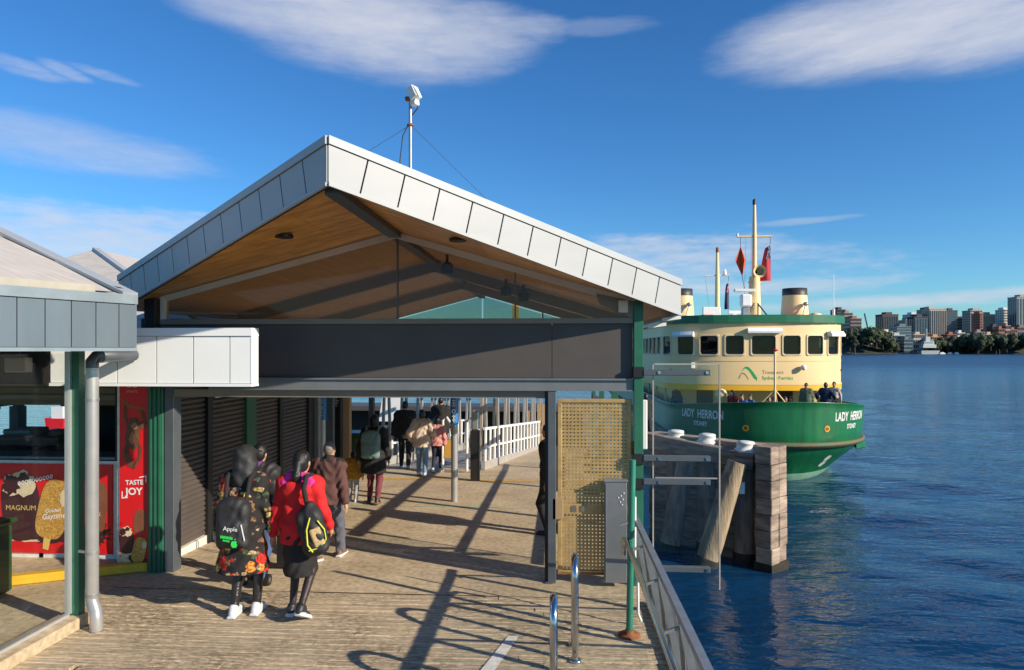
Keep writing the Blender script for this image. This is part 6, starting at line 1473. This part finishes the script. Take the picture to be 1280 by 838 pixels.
# ================================================================== FAR SHORE
M.update(
 land=mk('shore_land', (.045,.05,.03), .9, 0, .3, .05), wallstone=mk('sea_wall', (.34,.29,.23), .8, 0, .2, .2),
 leaf=mk('far_leaf', (.045,.062,.022), .8, 0, .3, .35, rand=.25, col2=(.02,.03,.012)), leaf2=mk('dark_leaf', (.028,.044,.022), .8, 0, .3, .35, rand=.25, col2=(.014,.022,.012)),
 bark=mk('bark', (.09,.06,.04), .9, 0, .2),
 win=mk('window_glass', (.03,.045,.06), .25, 0, .2, .2), win2=mk('blue_window', (.05,.09,.12), .2, 0, .2, .2))
SH_D = 900.0
def sheet(name, pts_d, label):
    q = MB(); q.grid(pts_d, sm=False); tag(q.build(name, M['land']), label, kind='structure')
def hill(name, d, xs, hs, depth, label):
    rows = []
    for t in np.linspace(0, 1, 6):
        row = []
        for px, h in zip(xs, hs):
            p = atd(px, 437, d+depth*t); row.append((p.x, p.y, WZ-1+(h+1)*(1-(1-t)**2 if t < .7 else .91*(1-(t-.7)*.3))))
        rows.append(row)
    sheet(name, rows[::-1], label)
hill('shore', 905, [400,640,1000,1062,1090,1120,1160,1200,1240,1290,1420,1700], [8,8,10,12,12,8,8,10,14,18,22,22], 260, 'low wooded shore below the distant city towers')
hill('hillside', 420, [560,700,790,815,835,900,960,1000], [14,15,15,14,14,10,7,2], 160, 'terraced hillside behind the ferry')
def tower(px0, px1, pyt, d, wall, glass, label, floors, cols, style='grid', pyb=440, dep=18, rot=0.0, group='distant city towers', top=None, nm='office_tower'):
    a = atd(px0, 437, d); b = atd(px1, 437, d); wv = (b-a); wl = wv.length; ux = wv.normalized(); uy = Vector((-ux.y, ux.x, 0))
    if rot: ux2 = (ux*math.cos(rot)+uy*math.sin(rot)); uy = Vector((-ux2.y,ux2.x,0)); ux = ux2
    zt_ = CZ+(437-pyt)/F*d; z0 = WZ
    t = thing(nm, label, 'building', ((a.x+b.x)/2, (a.y+b.y)/2, z0), group)
    def Bx(mb, x0, x1, y0, y1, za, zb): 
        P = [a+ux*x+uy*y+Vector((0,0,z-CZ)) for x, y, z in ((x0,y0,za),(x1,y0,za),(x1,y1,za),(x0,y1,za),(x0,y0,zb),(x1,y0,zb),(x1,y1,zb),(x0,y1,zb))]
        mb.add(P, [(0,3,2,1),(4,5,6,7),(0,1,5,4),(1,2,6,5),(2,3,7,6),(3,0,4,7)])
    q = MB(); Bx(q, 0, wl, 0, dep, z0, zt_); q.build('wall', wall, t)
    q = MB(); n_ = 0; fh = (zt_-z0)/floors
    if style == 'grid':
        for k in range(floors):
            for c in range(cols): x = wl*(c+.5)/cols; w_ = wl/cols*.3; Bx(q, x-w_, x+w_, -.25, -.05, z0+fh*(k+.25), z0+fh*(k+.8))
            for c in range(4): y = dep*(c+.5)/4; w_ = dep/4*.3; Bx(q, wl+.05, wl+.25, y-w_, y+w_, z0+fh*(k+.25), z0+fh*(k+.8)); Bx(q, -.25, -.05, y-w_, y+w_, z0+fh*(k+.25), z0+fh*(k+.8))
    elif style == 'band':
        for k in range(floors): Bx(q, wl*.03, wl*.97, -.25, -.05, z0+fh*(k+.3), z0+fh*(k+.85)); Bx(q, wl+.05, wl+.25, dep*.05, dep*.95, z0+fh*(k+.3), z0+fh*(k+.85)); Bx(q, -.25, -.05, dep*.05, dep*.95, z0+fh*(k+.3), z0+fh*(k+.85))
    else:
        for c in range(cols): x = wl*(c+.5)/cols; w_ = wl/cols*.28; Bx(q, x-w_, x+w_, -.3, -.05, z0+2, zt_-3)
        for c in range(4): y = dep*(c+.5)/4; w_ = dep/4*.28; Bx(q, -.3, -.05, y-w_, y+w_, z0+2, zt_-3)
    q.build('window_band' if style == 'band' else 'windows', glass, t, kind='stuff')
    q = MB(); x0, x1 = (top or (.3,.7)); Bx(q, wl*x0, wl*x1, dep*.2, dep*.8, zt_+.02, zt_+3.2); q.build('plant_room', wall, t)
    q = MB(); Bx(q, -.3, wl+.3, -.5, dep+.3, zt_-.9, zt_+.01); q.build('parapet', wall, t)
    return t
def bm(n, c, **kw): kw.setdefault('rough', .7); kw.setdefault('var', .06); kw.setdefault('scale', .1); return mk(n, c, **kw)
brown = bm('dark_brown_block', (.085,.052,.045)); beige = bm('beige_concrete', (.46,.38,.30)); dgl = bm('dark_glass_block', (.045,.055,.07)); whitec = bm('white_concrete', (.62,.60,.56)); pinkb = bm('pink_brick', (.38,.22,.17)); redb = bm('red_brick', (.30,.11,.075)); glassb = bm('blue_grey_block', (.12,.17,.19)); greyb = bm('grey_concrete', (.30,.29,.28)); orange_b = bm('sandstone_orange', (.50,.27,.12))
W1, W2 = M['win'], M['win2']
tower(1046,1057,387,880,brown,W1,'dark brown tower rising straight behind the ferry roof edge',14,4,'grid')
tower(1055,1066,391,860,pinkb,W1,'pinkish stepped apartment block behind the dark brown tower',12,4,'band')
tower(1063,1077,398,840,bm('terracotta_block',(.26,.14,.11)),W1,'low terracotta apartment block left of the crane',10,5,'band')
tower(1103,1123,393,930,brown,W1,'wide dark brown slab tower standing alone right of the crane',16,7,'fin')
tower(1121,1139,408,870,glassb,W2,'blue grey glass block in front of the white topped tower',10,5,'band')
tower(1132,1141,400,960,greyb,W1,'narrow grey tower left of the white topped tower',14,3,'grid')
tower(1137,1151,393,975,whitec,W1,'white topped stepped tower',16,4,'band')
tower(1143,1160,396,920,dgl,W2,'dark glass tower in front of the white topped tower',15,5,'fin')
tower(1155,1163,387,985,dgl,W2,'slim dark tower against the left side of the beige tower',18,3,'band')
tower(1162,1183,386,950,beige,W1,'broad beige concrete tower, the tallest of the middle cluster',18,8,'fin',top=(.05,.3))
tower(1183,1197,388,960,dgl,W2,'dark blue glass tower right of the beige tower',18,4,'band')
tower(1197,1206,398,1000,bm('peach_block',(.45,.31,.22)),W1,'peach coloured stepped tower right of the dark blue tower',12,3,'grid')
tower(1208,1213,398,1010,greyb,W1,'very slim grey tower in the gap of the skyline',14,2,'band')
tower(1213,1228,388,970,bm('pale_top_block',(.36,.33,.31)),W1,'grey tower with a pale crown and red brick flank',17,5,'grid',top=(.35,.95))
tower(1225,1229,392,940,redb,W1,'thin red brick tower attached to the pale crowned tower',16,1,'grid')
tower(1229,1244,393,980,bm('tan_grey_block',(.25,.22,.18)),W1,'tan grey tower with dark centre right of the red brick tower',16,5,'fin')
tower(1245,1254,401,1020,dgl,W2,'small dark block between two tall towers on the right',12,3,'band')
tower(1255,1269,387,990,whitec,W1,'cream tower with a jagged top near the right edge',17,5,'grid',top=(.1,.5))
tower(1271,1292,371,960,greyb,W2,'tallest grey glass tower cut by the right edge',22,6,'fin')
tower(1164,1178,421,870,orange_b,W1,'low orange sandstone building above the grey ship',4,6,'grid',group='low waterfront buildings')
tower(1142,1156,418,880,beige,W1,'low beige warehouse left of the orange building',4,6,'grid',group='low waterfront buildings')
tower(1104,1116,415,850,whitec,W1,'small white waterfront building at the end of the trees',5,5,'band',group='low waterfront buildings')
tower(1115,1131,419,860,bm('pale_grey_sheds',(.42,.45,.46)),W1,'pale grey sheds right of the white waterfront building',4,6,'band',group='low waterfront buildings')
tower(1130,1141,424,845,glassb,W2,'low blue grey waterfront block',4,4,'band',group='low waterfront buildings')
for i, (x0,x1,yt,mt,lb) in enumerate(((1184,1196,418,redb,'red brick terrace under the dark blue tower'),(1197,1206,416,whitec,'white house cluster under the peach tower'),(1207,1218,420,bm('grey_roofs',(.2,.2,.21)),'grey roofed terrace above the shore trees'),(1219,1231,415,bm('mauve_block',(.24,.19,.20)),'mauve apartment block above the shore trees'),(1232,1243,418,beige,'beige apartment block above the shore trees'),
     (1248,1256,411,redb,'red brick flats with a steep gable'),(1257,1263,407,pinkb,'narrow pink brick flats'),(1263,1272,412,redb,'red brick flats near the right edge'),(1272,1285,409,bm('brown_flats',(.2,.13,.10)),'brown flats cut by the right edge'),(1240,1250,408,dgl,'dark glass low block behind the brick flats'))):
    tower(x0,x1,yt,880+i*6,mt,W1,lb,6,4,'grid' if i % 2 else 'band',group='low buildings above the shore trees',dep=12)
# crane
cr = thing('tower_crane', 'thin construction crane leaning over the trees in the distance', 'crane', atd(1085,437,870))
p0 = atd(1085,412,870); p1 = atd(1080.5,392,870); MB().bar(p0, p1, 1.3, 1.3).build('jib', M['navy'], cr); MB().bar(atd(1085.5,436,870), p0, 1.6, 1.6).build('mast', M['navy'], cr); MB().bar(p0, atd(1088,409,870), 1.2, 1.2).build('counter_jib', M['navy'], cr)
# sea wall
q = MB(); a = atd(1050,440,800); b = atd(1150,440,800); q.bar((a.x,a.y,WZ+.6),(b.x,b.y,WZ+.6),4,2.4)
tag(q.build('sea_wall', M['wallstone'], origin=((a.x+b.x)/2,(a.y+b.y)/2,WZ)), 'pale stone sea wall below the wooded point', 'wall')
# trees
def tree_mesh(seed, h, r, leaf, nleaf=300):
    rr = random.Random(seed); t = MB(); t.tube([(0,0,0),(rr.uniform(-.3,.3),0,h*.4),(rr.uniform(-.5,.5),.2,h*.7)], [h*.035,h*.025,h*.012], 6)
    for _ in range(4): a = rr.uniform(0,6.28); t.tube([(0,0,h*.35),(math.cos(a)*r*.4,math.sin(a)*r*.4,h*.6)], [h*.015,h*.006], 5)
    c = MB(); cl_ = [(rr.uniform(-.65,.65)*r, rr.uniform(-.65,.65)*r, h*rr.uniform(.38,.86), r*rr.uniform(.32,.58)) for _ in range(9)]
    for _ in range(nleaf):
        x, y, z, q = rr.choice(cl_); v = Vector((rr.gauss(0,1),rr.gauss(0,1),rr.gauss(0,.8))).normalized()*q*rr.uniform(.72,1.05); p = Vector((x,y,z))+v
        s_ = r*rr.uniform(.07,.15); u = Vector((rr.gauss(0,1),rr.gauss(0,1),rr.gauss(0,1))).normalized(); w_ = v.cross(u).normalized(); u = w_.cross(v).normalized()
        k = [p+(u*math.cos(a)+w_*math.sin(a))*s_*rr.uniform(.7,1.2)+v.normalized()*rr.uniform(-.3,.3)*s_ for a in (0,1.2,2.4,3.7,5.0)]; c.add(k, [(0,1,2,3,4)])
    core = MB()
    for x, y, z, q in cl_: core.lathe((x,y,z), [(.05*q,-.78*q),(.6*q,-.5*q),(.8*q,0),(.6*q,.5*q),(.05*q,.78*q)], 8, 0, False)
    c.v_off = None
    o = len(c.v); c.v += core.v; c.f += [tuple(i+o for i in f) for f in core.f]; c.m += core.m; c.sm += core.sm
    return t, c
protos = []
KIND = [('broad dark evergreen tree', 11, 5.2, 'leaf2', 'dark_tree'), ('round mid green tree', 10, 5.0, 'leaf', 'shore_tree'), ('tall narrow dark tree', 15, 3.6, 'leaf2', 'dark_tree'), ('spreading olive green tree', 9, 6.0, 'leaf', 'shore_tree')]
for i, (lb, h, r, lf, nm) in enumerate(KIND):
    t_, c_2 = tree_mesh(10+i, h, r, M[lf], 340); root = bpy.data.objects.new(nm, None); root.location = (0,0,0)
    tm = t_.build('trunk', M['bark']); cm_ = c_2.build('crown', M[lf]); protos.append((tm.data, cm_.data, h, lb, nm)); bpy.data.objects.remove(tm); bpy.data.objects.remove(cm_); bpy.data.objects.remove(root)
def tree(k, x, y, z, s, rz, where, group):
    tm, cm_, h, lb, nm = protos[k]; t = thing(nm, lb+' '+where, 'tree', (x,y,z), group); t.rotation_euler = (0,0,rz); t.scale = (s,s,s)
    for n_, me in (('trunk',tm),('crown',cm_)): o = bpy.data.objects.new(n_, me); COL.objects.link(o); o.parent = t
rt = random.Random(5)
def treeline(n_, px0, px1, topf, d0, d1, where, group):
    ordn = ['leftmost','second from left','third from left','fourth from left','fifth from left','sixth from left','seventh from left','eighth from left','ninth from left','tenth from left','eleventh from left','twelfth from left','thirteenth from left','fourteenth from left','fifteenth from left','sixteenth from left','seventeenth from left','eighteenth from left']; cnt = [0]*4
    for i in range(n_):
        px = px0+(px1-px0)*(i+rt.uniform(.1,.9))/n_; d = rt.uniform(d0, d1); p = atd(px, 437, d)
        zt_ = CZ+(437-topf(px)-rt.uniform(-1.5,3.5))/F*d; k = rt.randrange(4); h = protos[k][2]
        lvl = rt.choice((0,0,.35,.6)); z0 = WZ+lvl*max(0,(zt_-WZ-9)); s = max(.5, (zt_-z0)/h/.98); s = min(s, 1.9); z0 = max(WZ, zt_-s*h*.98)
        tree(k, p.x, p.y, z0, s, rt.uniform(0,6.28), where+', '+ordn[min(cnt[k],17)], group); cnt[k] += 1
pt1 = lambda px: 412+abs(px-1088)*.05+max(0,px-1100)*.9
treeline(46, 1056, 1122, pt1, 760, 840, 'on the wooded point', 'trees on the wooded point')
treeline(34, 1170, 1215, lambda px: 424, 790, 850, 'right of the grey ship', 'trees right of the ship')
treeline(44, 1210, 1290, lambda px: 421-max(0,px-1235)*.05, 770, 850, 'below the right towers', 'trees below the right towers')
treeline(26, 780, 845, lambda px: 424, 430, 480, 'among hillside houses', 'trees among the hillside houses')
hill('wooded_slope', 772, [1040,1062,1080,1100,1115,1126], [10,13,15,12,6,0], 90, 'dark undergrowth slope below the trees of the wooded point')
hill('shore_bank', 800, [1160,1175,1205,1240,1300,1420], [0,7,9,11,12,12], 60, 'dark undergrowth bank below the right hand trees')
# houses on the hillside behind the shelter
rh = random.Random(11); hm = [bm('house_white',(.62,.56,.50)), bm('house_pink',(.52,.33,.27)), bm('house_cream',(.56,.46,.34)), bm('house_brick',(.34,.15,.10))]; rm = [bm('roof_tile',(.36,.14,.09)), bm('roof_dark',(.14,.10,.09))]
hn = ['white','pink','cream','brick']
for row, (py, d) in enumerate(((434,405),(428,425),(421,450),(414,480),(408,510))):
    px = 788+row*2.0; hc = 0
    while px < 845:
        w_ = rh.uniform(5.5,8.5); a = atd(px,py+4,d); b = atd(px+w_-.8,py+4,d); hh = rh.uniform(2.8,4.2)*d/430; z0 = a.z; k = rh.randrange(4); rk = rh.randrange(2)
        lb = f"{hn[k]} house with a {'red tiled' if rk == 0 else 'dark'} roof, {('lowest','second','third','fourth','top')[row]} row, {('first','second','third','fourth','fifth','sixth','seventh','eighth','ninth','tenth','eleventh','twelfth')[hc]} from left"; hc += 1
        t = thing('house', lb, 'house', ((a.x+b.x)/2,a.y,z0), 'houses on the far hillside')
        q = MB(); q.box(a.x,b.x,a.y,a.y+6,z0-6,z0+hh*.72); q.build('wall', hm[k], t)
        q = MB(); x0, x1, zr = a.x-.25, b.x+.25, z0+hh*.725; q.prism([(x0,a.y-.4,zr),(x1,a.y-.4,zr),((x0+x1)/2,a.y-.4,zr+hh*.45)], (0,6.8,0)); q.build('roof', rm[rk], t)
        nw = 2
        for j in range(nw): x = a.x+(b.x-a.x)*(j+.5)/nw; MB().box(x-.5,x+.5,a.y-.12,a.y-.02,z0+.5,z0+hh*.5).build('window', M['win'], t)
        px += w_
# navy ship
p = atd(1161,440,780)
shp = thing('grey_ship', 'pale grey navy ship with a tall lattice mast moored below the towers', 'ship', (p.x,p.y,WZ))
GS = bm('ship_grey',(.50,.54,.53)); GS2 = bm('ship_dark',(.22,.25,.26)); sx = .92
def sp(px, py, dy=0): v = atd(px, py, 780+dy); return v
q = MB(); A = sp(1152,441); Bq = sp(1172,441)
q.add([(A.x,A.y,WZ-.2),(Bq.x,A.y,WZ-.2),(Bq.x,A.y+9,WZ-.2),(A.x,A.y+9,WZ-.2),(A.x-.6,A.y-1,WZ+4.2),(Bq.x+1.5,A.y-1,WZ+4.2),(Bq.x+1.5,A.y+10,WZ+4.2),(A.x-.6,A.y+10,WZ+4.2)],[(0,3,2,1),(4,5,6,7),(0,1,5,4),(1,2,6,5),(2,3,7,6),(3,0,4,7)]); q.build('hull', GS, shp)
def sbox(px0,px1,py0,py1,y0,y1,nm,mt): a = sp(px0,py1); b = sp(px1,py0); MB().box(a.x,b.x,a.y+y0,a.y+y1,a.z,b.z).build(nm, mt, shp)
sbox(1154,1170,431,435,0,9,'deckhouse',GS); sbox(1156,1168,427,431,1,8,'bridge',GS); sbox(1157,1167,428,429.4,.8,.99,'bridge_windows',GS2); sbox(1158.5,1164,421,427,2,7,'mast_house',GS); sbox(1159.3,1161.3,411,421,3.5,5.5,'lattice_mast',GS2); sbox(1157,1164,416.4,417.2,4,5,'mast_yard',GS2); sbox(1165,1168.5,424,427,2,6,'funnel',GS2)
for i, (px, w_) in enumerate(((1175,7),(1185,6),(1193,6))):
    a = sp(px,440.6); b = sp(px+w_,440.6); t = thing('white_boat', ('white launch moored nearest the grey ship','white launch moored in the middle by the shore trees','white launch moored farthest right of the grey ship')[i], 'boat', ((a.x+b.x)/2,a.y,WZ), 'white launches by the shore')
    q = MB(); q.prism([(a.x,a.y,WZ+1.1),(b.x,a.y,WZ+1.3),(b.x-.7,a.y,WZ-.2),(a.x+.5,a.y,WZ-.2)], (0,2,0)); q.build('hull', M['white'], t)
    MB().box(a.x+1.2,b.x-1.6,a.y+.3,a.y+1.7,WZ+1.31,WZ+2.3).build('cabin', M['white'], t)
# white and red boat seen through the kiosk
p = atd(68,530,45); t = thing('small_boat', 'white and red boat on the water seen through the kiosk window', 'boat', (p.x,p.y,WZ))
q = MB(); q.prism([(p.x-.7,p.y,-1.85),(p.x+.6,p.y,-1.9),(p.x+.5,p.y,WZ-.2),(p.x-.5,p.y,WZ-.2)], (0,.8,0)); q.build('hull', M['red'], t); MB().box(p.x-.3,p.x+.5,p.y+.1,p.y+.7,-1.88,-1.1).build('cabin', M['white'], t)
